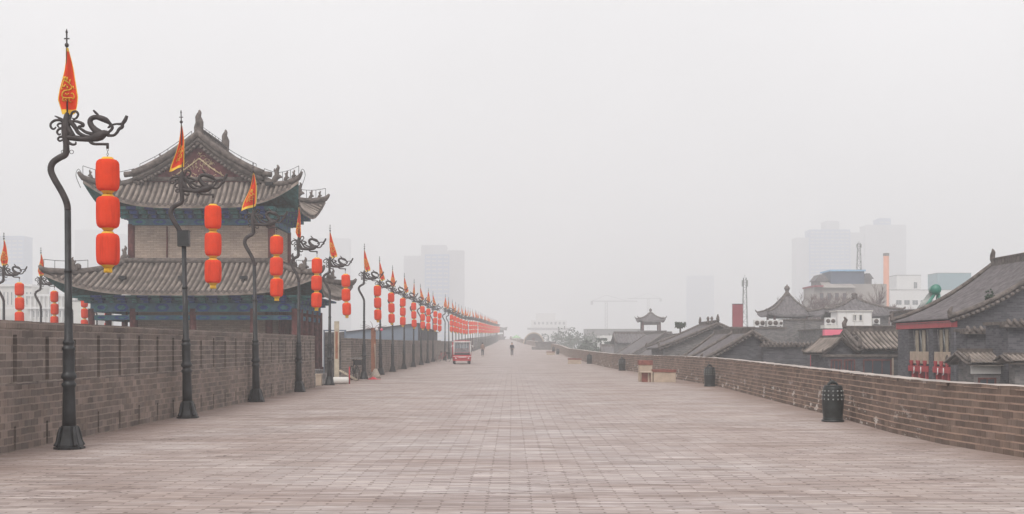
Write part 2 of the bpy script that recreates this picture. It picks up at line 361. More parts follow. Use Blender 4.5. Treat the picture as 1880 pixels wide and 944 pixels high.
def tag(o, label=None, cat=None, group=None, kind=None):
    if label: o['label'] = label
    if cat: o['category'] = cat
    if group: o['group'] = group
    if kind: o['kind'] = kind
    return o
def thing(name, label, cat, loc=(0,0,0), rz=0, group=None):
    o = bpy.data.objects.new(name, None); COL.objects.link(o); o.empty_display_size = .3
    o.location = loc; o.rotation_euler = (0,0,rz); return tag(o, label, cat, group)
def kids(o): return [c for c in COL.objects if c.parent == o]
KC = {}
def copy_tree(o, parent=None):
    c = o.copy(); COL.objects.link(c)
    if parent: c.parent = parent
    if o.name not in KC: KC[o.name] = kids(o)
    for ch in KC[o.name]: copy_tree(ch, c)
    return c
def P(px, py, d): return Vector(((px-HX)/F*d, d, EYE+(HY-py)/F*d))
def X(px, d): return (px-HX)/F*d
def Z(py, d): return EYE+(HY-py)/F*d

def interp(tab, x, c=1):
    if x <= tab[0][0]: return tab[0][c]
    for a, b in zip(tab, tab[1:]):
        if x <= b[0]:
            u = (x-a[0])/(b[0]-a[0]); return a[c]+(b[c]-a[c])*u
    return tab[-1][c]
def smooth_interp(tab, x, c=1):
    # average of a small window for soft corners
    s = .04*abs(x)+.8
    return sum(interp(tab, x+k*s, c) for k in (-1,-.5,0,.5,1))/5
PROF = [(-60,0),(60,0),(86,.03),(105,.1),(125,.2),(155,.26),(172,.6),(200,.95),(260,1.55),(300,2.0),(350,2.7),(450,4.2)]
RW = [(-60,12,.98),(0,9.2,.98),(10,8.3,.98),(15,7.7,.98),(17.4,7.4,.98),(19.5,7.12,.98),(22,7.1,.98),(25.8,7.35,.99),(28.7,7.5,1.0),(48.2,8.3,1.08),(58.7,8.0,1.08),(72.6,7.7,1.0),(83.8,7.1,.98),(105,6.9,.98),(125,6.9,.98),(170,7.1,1.0),(200,6.6,1.0),(250,5.2,1),(300,3.6,1),(450,-1,1)]
LW = [(-60,-7.52),(130,-7.5),(170,-7.2),(200,-6.8),(300,-6.1),(450,-3.2)]
def gz(d): return smooth_interp(PROF, d)
def rw(d): return smooth_interp(RW, d) if d > 24 else interp(RW, d)
def lw(d): return interp(LW, d)

# ------------------------------------------------------------------ ground and terrain
mb = MB(); mb.face([(-890,-50,-12),(1140,-50,-12),(1140,1690,-12),(-890,1690,-12)])
g = mb.build('ground', M_earth); tag(g, 'dusty city ground far below the wall', 'ground', kind='structure')

ds = [-50+2*i for i in range(76)]+[102+4*i for i in range(88)]
mb = MB()
def lw_out(d): return -27.0 if d < 78 else lw(d)-1.0
for a, b in zip(ds, ds[1:]):
    for (f0, f1) in ((0,.5),(.5,1)):
        q = []
        for d, f in ((a,f0),(a,f1),(b,f1),(b,f0)):
            l = lw(d)-.1; r = rw(d)+.05; q.append((l+(r-l)*f, d, gz(d)))
        mb.face(q, 0, [(p[0]+.03, p[1]) for p in q])
rd = mb.build('brick_road', M_road); tag(rd, 'broad walkway of worn grey bricks on top of the city wall', 'walkway', kind='structure')
mb = MB()
for a, b in zip(ds, ds[1:]):
    mb.face([(rw(a)+.38,a,gz(a)),(rw(b)+.38,b,gz(b)),(rw(b)+.9,b,-12),(rw(a)+.9,a,-12)][::-1])
    la, lb = lw_out(a), lw_out(b)
    if abs(la-lb) > 3: continue
    mb.face([(la,a,gz(a)-.06),(la-.5,a,-12),(lb-.5,b,-12),(lb,b,gz(b)-.06)][::-1])
    mb.face([(la,a,gz(a)-.06),(lw(a)-.05,a,gz(a)-.06),(lw(b)-.05,b,gz(b)-.06),(lb,b,gz(b)-.06)])
mb.face([(-27.5,78,-12),(-8,78,-12),(-8,78,-.05),(-27,78,-.05)])
rp = mb.build('city_wall', M_left); tag(rp, 'massive grey brick flank of the city wall below the walkway', 'city wall', kind='structure')

# ------------------------------------------------------------------ right parapet
def parapet_path(tabf, d0, d1, step, side, thick, hf, courses, mat, name, label, cope=None, ledge=.006):
    """low wall along the road; each course is set slightly in or out so the bed joints catch light"""
    t = thing(name, label, 'parapet', (0,0,0))
    mb = MB(); cp = MB(); d = d0; u = 0; rnd = random.Random(3)
    offs = [-.013*(courses-k)+rnd.uniform(-ledge, ledge)*.6 for k in range(courses)]+[0]
    stations = []
    while d <= d1+1e-6:
        stations.append((d, tabf(d), gz(d), hf(d), u)); u2 = math.hypot(step, tabf(d+step)-tabf(d)); u += u2; d += step
    for (a, xa, za, ha, ua), (b, xb, zb, hb, ub) in zip(stations, stations[1:]):
        for k in range(courses):
            v0, v1 = k/courses, (k+1)/courses; o = offs[k]*side
            z00, z01 = za-.02+ha*v0, za-.02+ha*v1; z10, z11 = zb-.02+hb*v0, zb-.02+hb*v1
            q = [(xa+o,a,z00),(xb+o,b,z10),(xb+o,b,z11),(xa+o,a,z01)]; uv = [(ua,ha*v0),(ub,hb*v0),(ub,hb*v1),(ua,ha*v1)]
            if side < 0: pass
            else: q = q[::-1]; uv = uv[::-1]
            mb.face(q[::-1], 0, uv[::-1])
            if k < courses-1 or True:
                o2 = offs[k+1]*side if k < courses-1 else 0
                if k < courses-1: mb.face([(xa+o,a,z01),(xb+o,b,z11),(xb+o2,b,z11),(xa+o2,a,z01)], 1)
        X2a, X2b = xa+side*thick, xb+side*thick
        mb.face([(X2a,a,za-.3),(X2b,b,zb-.3),(X2b,b,zb+hb-.02),(X2a,a,za+ha-.02)], 0, [(ua,0),(ub,0),(ub,hb),(ua,ha)])
        c0 = (-.02+.012*math.sin(ua*7.3)+.006*math.sin(ua*17))*side; ct = .055
        ja, jb = (.006*math.sin(q_*5.1)+.004*math.sin(q_*13.7) for q_ in (ua, ub)); Ya, Yb = za+ha-.03, zb+hb-.03
        cp.face([(xa+c0,a,Ya),(xb+c0,b,Yb),(xb+c0,b,Yb+ct+jb),(xa+c0,a,Ya+ct+ja)], 1, [(ua,0),(ub,0),(ub,.05),(ua,.05)])
        cp.face([(xa+c0,a,Ya+ct+ja),(xb+c0,b,Yb+ct+jb),(X2b-c0,b,Yb+ct+jb),(X2a-c0,a,Ya+ct+ja)], 0, [(ua,.02),(ub,.02),(ub,.44),(ua,.44)])
        cp.face([(X2a-c0,a,Ya),(X2b-c0,b,Yb),(X2b-c0,b,Yb+ct+jb),(X2a-c0,a,Ya+ct+ja)], 1, [(ua,0),(ub,0),(ub,.05),(ua,.05)])
    for (d, x, z, h, u), in ((stations[0],), (stations[-1],)):
        mb.face([(x,d,z-.02),(x+side*thick,d,z-.02),(x+side*thick,d,z+h-.02),(x,d,z+h-.02)])
    mb.build('wall', [mat, M_ledgelight], t); cp.build('coping', [M_cope, mat], t)
    return t
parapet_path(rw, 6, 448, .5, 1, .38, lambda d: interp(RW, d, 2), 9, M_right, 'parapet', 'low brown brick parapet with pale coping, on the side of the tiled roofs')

# ------------------------------------------------------------------ left battlement wall with arrow grooves
def battlement(d0, d1, name, label, xf, H=1.98, per=1.2, phase=0, thick=.45, slots=True):
    t = thing(name, label, 'wall', (0,0,0))
    up = MB(); lo = MB(); zm = 1.0
    cuts = []
    d = d0; k = 0
    while d < d1:
        cuts.append(d); d += per
    cuts.append(d1)
    gw, hw_ = .075, .045
    def quad(mbx, x0, a, x1, b, z0, z1):
        mbx.face([(x0,a,z0),(x0,a,z1),(x1,b,z1),(x1,b,z0)][::-1] if False else [(x0,a,z0),(x1,b,z0),(x1,b,z1),(x0,a,z1)][::-1], 0, [(a,z0),(b,z0),(b,z1),(a,z1)][::-1])
    def panel(mbx, a, b, z0, z1, holes, depth):
        # holes: (y0,y1,h0,h1) recesses; grid split
        ys = sorted({a, b, *[h[0] for h in holes], *[h[1] for h in holes]}); zs = sorted({z0, z1, *[h[2] for h in holes], *[h[3] for h in holes]})
        for i in range(len(ys)-1):
            for j in range(len(zs)-1):
                ya, yb, za, zb = ys[i], ys[i+1], zs[j], zs[j+1]
                xa, xb = xf((a+b)/2), xf((a+b)/2)
                hol = any(h[0]-1e-6 <= ya and yb <= h[1]+1e-6 and h[2]-1e-6 <= za and zb <= h[3]+1e-6 for h in holes)
                zo = gz((a+b)/2)
                if not hol: quad(mbx, xa, ya, xb, yb, za+zo, zb+zo)
        for (y0, y1, h0, h1) in holes:
            x = xf((a+b)/2); x2 = x-depth; zo = gz((a+b)/2); h0 += zo; h1 += zo
            mbx.face([(x2,y0,h0),(x2,y1,h0),(x2,y1,h1),(x2,y0,h1)], 1 if depth > .1 else 0)
            mbx.face([(x,y0,h0),(x2,y0,h0),(x2,y0,h1),(x,y0,h1)]); mbx.face([(x,y1,h0),(x2,y1,h0),(x2,y1,h1),(x,y1,h1)])
            mbx.face([(x,y0,h1),(x2,y0,h1),(x2,y1,h1),(x,y1,h1)]); mbx.face([(x,y0,h0),(x2,y0,h0),(x2,y1,h0),(x,y1,h0)])
    rnd = random.Random(5)
    for a, b in zip(cuts, cuts[1:]):
        c = (a+b)/2
        jj = rnd.uniform(-.03,.03); full = (b-a) > per*.8
        gt = rnd.uniform(1.70,1.8); gb = rnd.uniform(1.03,1.1)
        panel(up, a, b, zm, H-.115, [(c+jj-gw, c+jj+gw, gb, gt)] if full else [], .07)
        panel(lo, a, b, -.03, zm, [(c+jj-hw_, c+jj+hw_, .02, rnd.uniform(.36,.42))] if full and slots else [], .3)
        x = xf(c); zo = gz(c)
        if xf is not None:
            x2 = x-thick
            up.face([(x2,a,-.3+zo),(x2,a,H-.115+zo),(x2,b,H-.115+zo),(x2,b,-.3+zo)])
    for yy in (d0, d1):
        x = xf(yy); zo = gz(yy); up.face([(x,yy,zo),(x-thick,yy,zo),(x-thick,yy,H-.115+zo),(x,yy,H-.115+zo)])
    up.build('upper_wall', [M_left, M_dark], t); lo.build('lower_wall', [M_leftlow, M_dark], t)
    cp = MB()
    for a, b in zip(cuts, cuts[1:]):
        x = xf((a+b)/2); zo = gz((a+b)/2); rr = rnd.uniform(-.006,.006)
        cp.box(x-thick-.01, x+.012, a, b-.004, H-.115+zo, H+zo+rr)
    cp.build('coping', M_left, t)
    return t
battlement(3.1, 45.7, 'battlement', 'tall brick battlement with vertical arrow grooves in front of the tower', lambda d: -7.52, 1.98, 1.205)
t = thing('return_parapet', 'short brick parapet closing the tower terrace behind the first battlement', 'wall', (0,0,0))
mb = MB(); mb.box(-27,-7.97,45.2,45.68,-.1,1.9); mb.build('wall', M_left, t)
mb = MB(); mb.box(-27.01,-7.96,45.18,45.70,1.9,1.96); mb.build('coping', M_left, t)
battlement(56.5, 128, 'battlement', 'brick battlement running behind the lamp posts past the grey shed', lambda d: lw(d)-.1, 1.96, 1.22, slots=False)
battlement(128, 448, 'battlement', 'far hazy battlement behind the distant lamp posts', lambda d: lw(d)-.1, 1.9, 4.0, slots=False)

# ------------------------------------------------------------------ chinese roofs
def hcurve(ze, zt, k, t): return ze+(zt-ze)*((1-k)*t+k*t*t)
def skirt(mb, hw, hd, ze, thw, thd, zt, lift=.6, k=.35, sp=.3, r=.07, flare=.25, thick=.14, under=1, nx=28, ny=7, caps=True, pan=0):
    def pt(side, s, t):
        if side in (0, 1): a = hw+(thw-hw)*t; bq = hd+(thd-hd)*t
        else: a = hd+(thd-hd)*t; bq = hw+(thw-hw)*t
        e = abs(s)**4*(1-t)**1.6; fl = flare*e
        al = s*(a+fl); of = bq+fl; z = hcurve(ze, zt, k, t)+lift*e
        return {0:(al,-of,z), 1:(-al,of,z), 2:(-of,-al,z), 3:(of,al,z)}[side]
    def pa(side, al, t):  # at fixed distance along the eave
        a = (hw+(thw-hw)*t) if side in (0,1) else (hd+(thd-hd)*t)
        s = max(-1, min(1, al/max(a, 1e-4))); e = abs(s)**4*(1-t)**1.6
        a2 = a+flare*e; s = max(-1, min(1, al/max(a2, 1e-4)))
        return pt(side, s, t)
    for side in range(4):
        vs = []; fs = []
        for j in range(ny+1):
            for i in range(nx+1): vs.append(pt(side, -1+2*i/nx, j/ny))
        for j in range(ny):
            for i in range(nx):
                a = j*(nx+1)+i; fs.append((a, a+1, a+nx+2, a+nx+1))
        mb.idx(vs, fs, pan, True)
        mb.idx([(x,y,z-thick) for x,y,z in vs], [f[::-1] for f in fs], under, True)
        for i in range(nx):
            p, q = vs[i], vs[i+1]; mb.face([(p[0],p[1],p[2]-thick),(q[0],q[1],q[2]-thick),q,p], 0)
        A = hw if side in (0,1) else hd; TA = thw if side in (0,1) else thd
        n = int(A/sp)
        for i in range(-n, n+1):
            al = i*sp
            if abs(al) > A-.02: continue
            tm = 1.0 if abs(al) <= TA else (A-abs(al))/(A-TA)
            seg = max(2, int(7*tm)); vs2 = []; fs2 = []
            ax = Vector((1,0,0)) if side in (0,1) else Vector((0,1,0))
            for j in range(seg+1):
                c = Vector(pa(side, al, tm*j/seg))
                for m_ in range(5):
                    th = math.pi*m_/4; vs2.append(c+ax*(r*math.cos(th))+Vector((0,0,r*math.sin(th)*1.15)))
            for j in range(seg):
                for m_ in range(4):
                    a = j*5+m_; fs2.append((a, a+1, a+6, a+5))
            mb.idx(vs2, fs2, 0, True)
            if caps:
                c = Vector(pa(side, al, 0)); oy = {0:Vector((0,-.02,0)),1:Vector((0,.02,0)),2:Vector((-.02,0,0)),3:Vector((.02,0,0))}[side]
                mb.idx([c+oy+ax*(r*1.15*math.cos(q))+Vector((0,0,r*1.15*math.sin(q)+.01)) for q in [math.pi*2*z_/8 for z_ in range(8)]], [tuple(range(8))], 2, False)
    return pt
def hips(mb, pt, w=.14, h=.22, n=8, up=.22):
    """ridge rolls on the four hips ending in an upturned tip"""
    for side, s in ((0,-1),(0,1),(1,-1),(1,1)):
        pts = [Vector(pt(side, s, 1-j/n)) for j in range(n+1)]
        o = pts[-1]-pts[-2]; o.z = 0; o = o.normalized()
        pts = [p+Vector((0,0,h*.45)) for p in pts]
        pts.append(pts[-1]+o*.22+Vector((0,0,up)))
        mb.tube(pts, [w]*(n-1)+[w*1.05, w*1.0, w*.45], 6, 0, 2, .8)
def beast(mb, p, s, dirx=1, mi=0):
    """small crouching roof beast or curled ridge-end ornament"""
    x, y, z = p
    mb.tube([(x-.2*s*dirx,y,z),(x-.1*s*dirx,y,z+.25*s),(x+.02*s*dirx,y,z+.45*s),(x+.0*s,y,z+.8*s),(x+.12*s*dirx,y,z+1.05*s),(x+.02*s*dirx,y,z+1.25*s)], [.22*s,.24*s,.2*s,.17*s,.12*s,.04*s], 7, mi, 2, .7)
    mb.tube([(x+.05*s*dirx,y,z+.3*s),(x+.25*s*dirx,y,z+.38*s),(x+.38*s*dirx,y,z+.3*s)], [.16*s,.14*s,.05*s], 6, mi, 2, .7)
    mb.tube([(x-.05*s*dirx,y,z+.7*s),(x-.2*s*dirx,y,z+.85*s),(x-.16*s*dirx,y,z+1.0*s)], [.08*s,.06*s,.02*s], 5, mi, 2, .7)

# ------------------------------------------------------------------ the tower
CX, CY = -14.58, 58.3
T = thing('watchtower', 'two-storey grey brick watchtower with upturned tiled roofs and blue painted eaves', 'tower', (CX, CY, 0))
UW, UD = 3.31, 2.05
# core walls
mb = MB(); mb.box(-UW,UW,-UD,UD,5.2,7.25); mb.build('upper_wall', M_tower, T)
mb = MB(); mb.box(-UW+.15,UW-.15,-UD+.1,UD-.1,.3,5.2); mb.build('lower_wall', M_tower, T)
mb = MB(); mb.box(-5.3,5.3,-4.1,4.1,-.1,.4); mb.box(-5.4,5.4,-4.2,4.2,-.1,.18); mb.build('plinth', M_greyd, T)
for sx in (-1,1):
    for sy in (-1,1):
        mb = MB(); mb.lathe([(.17,5.25),(.17,7.3)], 10, (sx*(UW-.02), sy*(UD-.02), 0)); mb.build('upper_column', M_redw, T)
OW, OD = 4.65, 3.5
cols = [(x,-OD) for x in (-OW,-2.75,2.75,OW)]+[(0,-OD)]+[(x,OD) for x in (-OW,-2.6,0,2.6,OW)]+[(-OW,y) for y in (-1.2,1.2)]+[(OW,y) for y in (-2.2,-.75,.75,2.2)]
for x, y in cols:
    mb = MB(); mb.lathe([(.25,.38),(.25,.5),(.16,.52),(.155,3.3)], 10, (x,y,0)); mb.build('gallery_column', M_redw, T)
for sx in (-1,1):
    mb = MB(); mb.lathe([(.17,.38),(.17,5.0)], 10, (sx*(UW-.15), -UD+.05, 0)); mb.build('wall_column', M_redw, T)
# lattice rail screens between side columns
mb = MB()
for k in range(9):
    y = -1.9+k*.48; mb.box(UW+.3,UW+.38,y-.05,y+.05,.4,3.3)
mb.build('side_screen', M_redw, T)
# drain pipe and coping bands on the walls
mb = MB(); mb.tube([(-1.6,-UD-.05,5.5),(-1.6,-UD-.05,7.2)], .035, 6); mb.build('drain_pipe', M_redw, T)
mb = MB(); mb.box(-UW-.2,UW+.2,-UD-.2,UD+.2,5.42,5.62); mb.box(-UW-.12,UW+.12,-UD-.12,UD+.12,5.62,5.72); mb.build('wall_base_moulding', M_tower, T)
def painted_beam(name, hw, hd, z0, z1, th=.16):
    b = MB(); b.box(-hw,hw,-hd-th/2,-hd+th/2,z0,z1); b.box(-hw,hw,hd-th/2,hd+th/2,z0,z1); b.box(-hw-th/2,-hw+th/2,-hd+th/2+.003,hd-th/2-.003,z0+.002,z1-.002); b.box(hw-th/2,hw+th/2,-hd+th/2+.003,hd-th/2-.003,z0+.002,z1-.002)
    # painted lozenges and bands
    c = b; rnd = random.Random(2); zc = (z0+z1)/2; hh = (z1-z0)/2-.03
    def motif(px, py, ux, uy, mi):
        q = [(-.34,0),(-.2,hh),(.2,hh),(.34,0),(.2,-hh),(-.2,-hh)]
        c.face([(px+a*ux, py+a*uy, zc+bb) for a, bb in q], 1+mi)
        q2 = [(-.2,0),(-.1,hh*.55),(.1,hh*.55),(.2,0),(.1,-hh*.55),(-.1,-hh*.55)]
        nx, ny = uy*.004, -ux*.004
        c.face([(px+nx+a*ux, py+ny+a*uy, zc+bb) for a, bb in q2], 2-mi)
    n = int(2*hw/.85)
    for i in range(n):
        x = -hw+(i+.5)*2*hw/n; motif(x, -hd-th/2-.004, 1, 0, i % 2)
    n = int(2*hd/.85)
    for i in range(n):
        y = -hd+(i+.5)*2*hd/n; motif(hw+th/2+.004, y, 0, 1, i % 2)
    b.build(name, [M_beamA, M_teal, M_navy], T)
painted_beam('painted_beam', UW+.05, UD+.05, 7.25, 7.55)
painted_beam('painted_beam', OW, OD, 3.15, 3.55)
painted_beam('painted_beam', OW, OD, 2.78, 3.0, .1)
# dougong bracket sets under both eaves
def brackets(name, hw, hd, z0, z1, sp, reach):
    b = MB()
    def one(x, y, ox, oy, mi):
        for q in range(3):
            r_ = reach*(q+1)/3; zz = z0+(z1-z0)*q/3; w_ = .1+.07*q
            if ox: b.box(min(x, x+ox*r_), max(x, x+ox*r_), y-w_, y+w_, zz, zz+(z1-z0)/3-.02, mi)
            else: b.box(x-w_, x+w_, min(y, y+oy*r_), max(y, y+oy*r_), zz, zz+(z1-z0)/3-.02, mi)
    n = int(2*hw/sp)
    for i in range(n+1):
        x = -hw+2*hw*i/n; one(x,-hd,0,-1,i%2); one(x,hd,0,1,i%2)
    n = int(2*hd/sp)
    for i in range(n+1):
        y = -hd+2*hd*i/n; one(hw,y,1,0,i%2); one(-hw,y,-1,0,i%2)
    b.box(-hw-.03,hw+.03,-hd-.03,hd+.03,z0+.01,z1, 2)
    b.build(name, [M_teal, M_navy, M_beamA], T)
brackets('eave_brackets', UW+.08, UD+.08, 7.56, 8.05, .42, 1.0)
brackets('eave_brackets', OW+.03, OD+.03, 3.56, 3.9, .5, .8)
# lower roof
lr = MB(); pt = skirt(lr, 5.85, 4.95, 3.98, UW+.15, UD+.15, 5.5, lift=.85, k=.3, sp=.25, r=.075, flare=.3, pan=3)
lo_roof = lr.build('lower_roof', [M_tile, M_teal, M_tiled, M_panshade], T)
hb = MB(); hips(hb, pt, .15, .26, 8, .2)
hb.tube([(-UW-.25,-UD-.25,5.6),(UW+.25,-UD-.25,5.6),(UW+.25,UD+.25,5.6),(-UW-.25,UD+.25,5.6),(-UW-.25,-UD-.25,5.6)], .13, 6, 0, 1)
hb.build('lower_roof_ridge', M_tiled, T)
for side, s in ((0,-1),(0,1),(1,-1),(1,1)):
    p = pt(side, s, .33); b_ = MB(); beast(b_, (p[0],p[1],p[2]+.15), .5, 1 if p[0] > 0 else -1); b_.ball((p[0]*.97,p[1]*.97,p[2]+.35), .16, 8); b_.build('roof_beast', M_tiled, T)
for side, s in ((0,-1),(0,1),(1,-1)):
    p = pt(side, s, .97); b_ = MB(); beast(b_, (p[0],p[1],p[2]+.15), .55, -1 if p[0] > 0 else 1); b_.build('roof_beast', M_tiled, T)
# upper roof: skirt + gabled top
GZ, GH, GY = 9.35, 2.85, 2.3
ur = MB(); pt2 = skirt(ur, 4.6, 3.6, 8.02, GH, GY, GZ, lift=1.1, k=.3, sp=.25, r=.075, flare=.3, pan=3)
RZ = 11.25; GL = GY+.35
def gab(x): q = abs(x)/GH; return RZ-(RZ-GZ-.05)*(1.38*q-.38*q*q)
for sx in (-1,1):
    vs = []; fs = []; nn = 10
    for j in range(nn+1):
        x = sx*GH*j/nn
        vs += [(x,-GL,gab(x)),(x,GL,gab(x)),(x,GL,gab(x)-.14),(x,-GL,gab(x)-.14)]
    for j in range(nn):
        a = j*4; fs += [(a,a+1,a+5,a+4),(a+1,a+2,a+6,a+5),(a+2,a+3,a+7,a+6),(a+3,a,a+4,a+7)]
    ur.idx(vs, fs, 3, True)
    y = -GL+.1
    while y < GL:
        ur.tube([(sx*GH*j/8, y, gab(GH*j/8)+.03) for j in range(9)], .07, 6, 0, 1); y += .275
ur.build('upper_roof', [M_tile, M_teal, M_tiled, M_panshade], T)
# verge: layered barge with drip tiles
for sy in (-1,1):
    vg = MB(); yy = sy*GL
    for lay, (dz, w_, dy) in enumerate(((.22,.17,.0),(-.02,.11,.06),(-.22,.07,.1))):
        vg.tube([(GH*1.06*j/10, yy-sy*dy, gab(GH*j/10)+dz) for j in range(-10, 11)], w_, 6, 0, 1)
    n = 17
    for j in range(-n, n+1):
        x = GH*.96*j/n; vg.lathe([(.07,-.1),(.075,.1)], 8, (x, yy+sy*.06, gab(x)-.3), 0, True, 0, Matrix.Rotation(R(90), 3, 'X'))
    vg.build('gable_verge', M_tiled, T)
for sy in (1,-1):
    gb = MB(); yy = sy*(GL-.2)
    poly = [(x, gab(x)-.2) for x in [GH*.93*(1-2*j/20) for j in range(21)]]
    gb.face([(x,yy,z) for x,z in ([(-GH*.93,GZ-.12),(GH*.93,GZ-.12)]+poly)])
    gp = gb.build('gable_board', M_gable, T)
# pale scrollwork on the gable: a chevron and worn flakes
gs = MB(); rnd = random.Random(4)
for sgn in (-1,1):
    gs.tube([(0,-GL+.17,GZ+.98),(sgn*.55,-GL+.17,GZ+.55),(sgn*1.15,-GL+.17,GZ+.16)], [.035,.035,.03], 5, 0, 1)
for k in range(70):
    x = rnd.gauss(0,.55); top = gab(x)-.6; z = rnd.uniform(GZ-.0, max(GZ+.1, top))
    a = rnd.uniform(0,6.3); l = rnd.uniform(.03,.12)
    if z < top: gs.tube([(x-l*math.cos(a),-GL+.19,z-l*math.sin(a)),(x+.02,-GL+.19,z+.03),(x+l*math.cos(a),-GL+.19,z+l*math.sin(a))], .014, 4, 0, 1)
gs.build('gable_scrollwork', M_gold, gp)
rb = MB(); rb.box(-.12,.12,-GL+.1,GL-.1,RZ-.05,RZ+.38); rb.box(-.17,.17,-GL+.08,GL-.08,RZ+.38,RZ+.46); rb.box(-.17,.17,-GL+.08,GL-.08,RZ+.1,RZ+.16)
hips(rb, pt2, .14, .26, 8, .24)
for sx in (-1,1):
    for sy in (-1,1): rb.tube([(sx*GH*1.06,sy*GL,GZ+.24),(sx*GH*1.2,sy*GL,GZ+.2)], .14, 6, 0, 1)
    rb.tube([(sx*(GH+.12),-GY,GZ+.12),(sx*(GH+.12),GY,GZ+.12)], .1, 6, 0, 1)
    rb.tube([(-GH-.1,sx*(GY+.12),GZ+.02),(0,sx*(GY+.12),GZ+.02),(GH+.1,sx*(GY+.12),GZ+.02)], .12, 6, 0, 1)
rb.build('main_ridge', M_tiled, T)
for sy in (-1,1):
    o_ = MB(); y = sy*(GL-.1)
    o_.tube([(0,y,RZ+.1),(.0,y,RZ+.5),(.04,y,RZ+.75),(-.02,y,RZ+1.0),(.05,y,RZ+1.2),(.02,y,RZ+1.32)], [.2,.22,.19,.14,.09,.03], 8, 0, 2, .9)
    o_.tube([(0,y,RZ+.55),(0,y+sy*.2,RZ+.7),(0,y+sy*.25,RZ+.9)], [.1,.08,.03], 6, 0, 2)
    o_.build('ridge_ornament', M_tiled, T)
for side, s in ((0,-1),(0,1),(1,-1),(1,1)):
    for tt, ss in ((.55,.62),(.3,.36),(.12,.3)):
        p = pt2(side, s, tt); b_ = MB(); beast(b_, (p[0],p[1],p[2]+.22), ss, 1 if p[0] > 0 else -1); b_.build('roof_beast', M_tiled, T)
for x in (-1.75,1.35): 
    for sy in (-1,):
        b_ = MB(); beast(b_, (x, -GL, gab(x)+.25), .28, 1 if x > 0 else -1); b_.build('roof_beast', M_tiled, T)
# lightning wire on stand-offs
def wire(pts, hgt=.28, r=.013, st=True):
    lw_ = MB(); P3 = [Vector(p)+Vector((0,0,hgt)) for p in pts]; lw_.tube(P3, r, 4, 0, 2)
    if st:
        for p in pts: lw_.tube([p, Vector(p)+Vector((0,0,hgt))], r, 4, 0, 1)
    lw_.build('lightning_wire', M_iron, T)
wire([(0,y,RZ+.46) for y in (-1.9,-1.2,-.6,0,.6,1.2,1.9)], .2)
for sx in (-1,1):
    wire([(sx*x,-GL,gab(x)+.3) for x in (.3,.8,1.4,2.0,2.7)], .28)
    wire([Vector(pt2(0,sx,tt))+Vector((0,0,.2)) for tt in (.9,.6,.4,.2,0)], .45)
    wire([Vector(pt2(1,sx,tt))+Vector((0,0,.2)) for tt in (.9,.6,.4,.2,0)], .45)
    wire([Vector(pt(0,sx,tt))+Vector((0,0,.2)) for tt in (.5,.3,.12,0)], .4)
    p = Vector(pt2(0,sx,0)); lw_ = MB(); lw_.tube([p+Vector((0,0,.2)), p+Vector((sx*.18,-.05,.5)), p+Vector((sx*.3,-.05,.2)), p+Vector((sx*.1,0,-.35))], .013, 4, 0, 3); lw_.build('lightning_wire', M_iron, T)
def flood(x, y, z):
    b_ = MB(); b_.box(x-.16,x+.16,y-.12,y+.1,z+.05,z+.2, 0, None); b_.box(x-.03,x+.03,y-.03,y+.03,z-.12,z+.06); b_.build('floodlight', M_dark, T)
for x in (-3.1,-.4,2.4): 
    flood(x, -3.9, hcurve(3.98,5.5,.3,(4.95-3.9)/(4.95-2.2))+.12)
for x in (.1,3.4): flood(x, -3.1, hcurve(8.02,GZ,.3,(3.6-3.1)/(1.3))+.15+(.35 if x > 2 else 0))

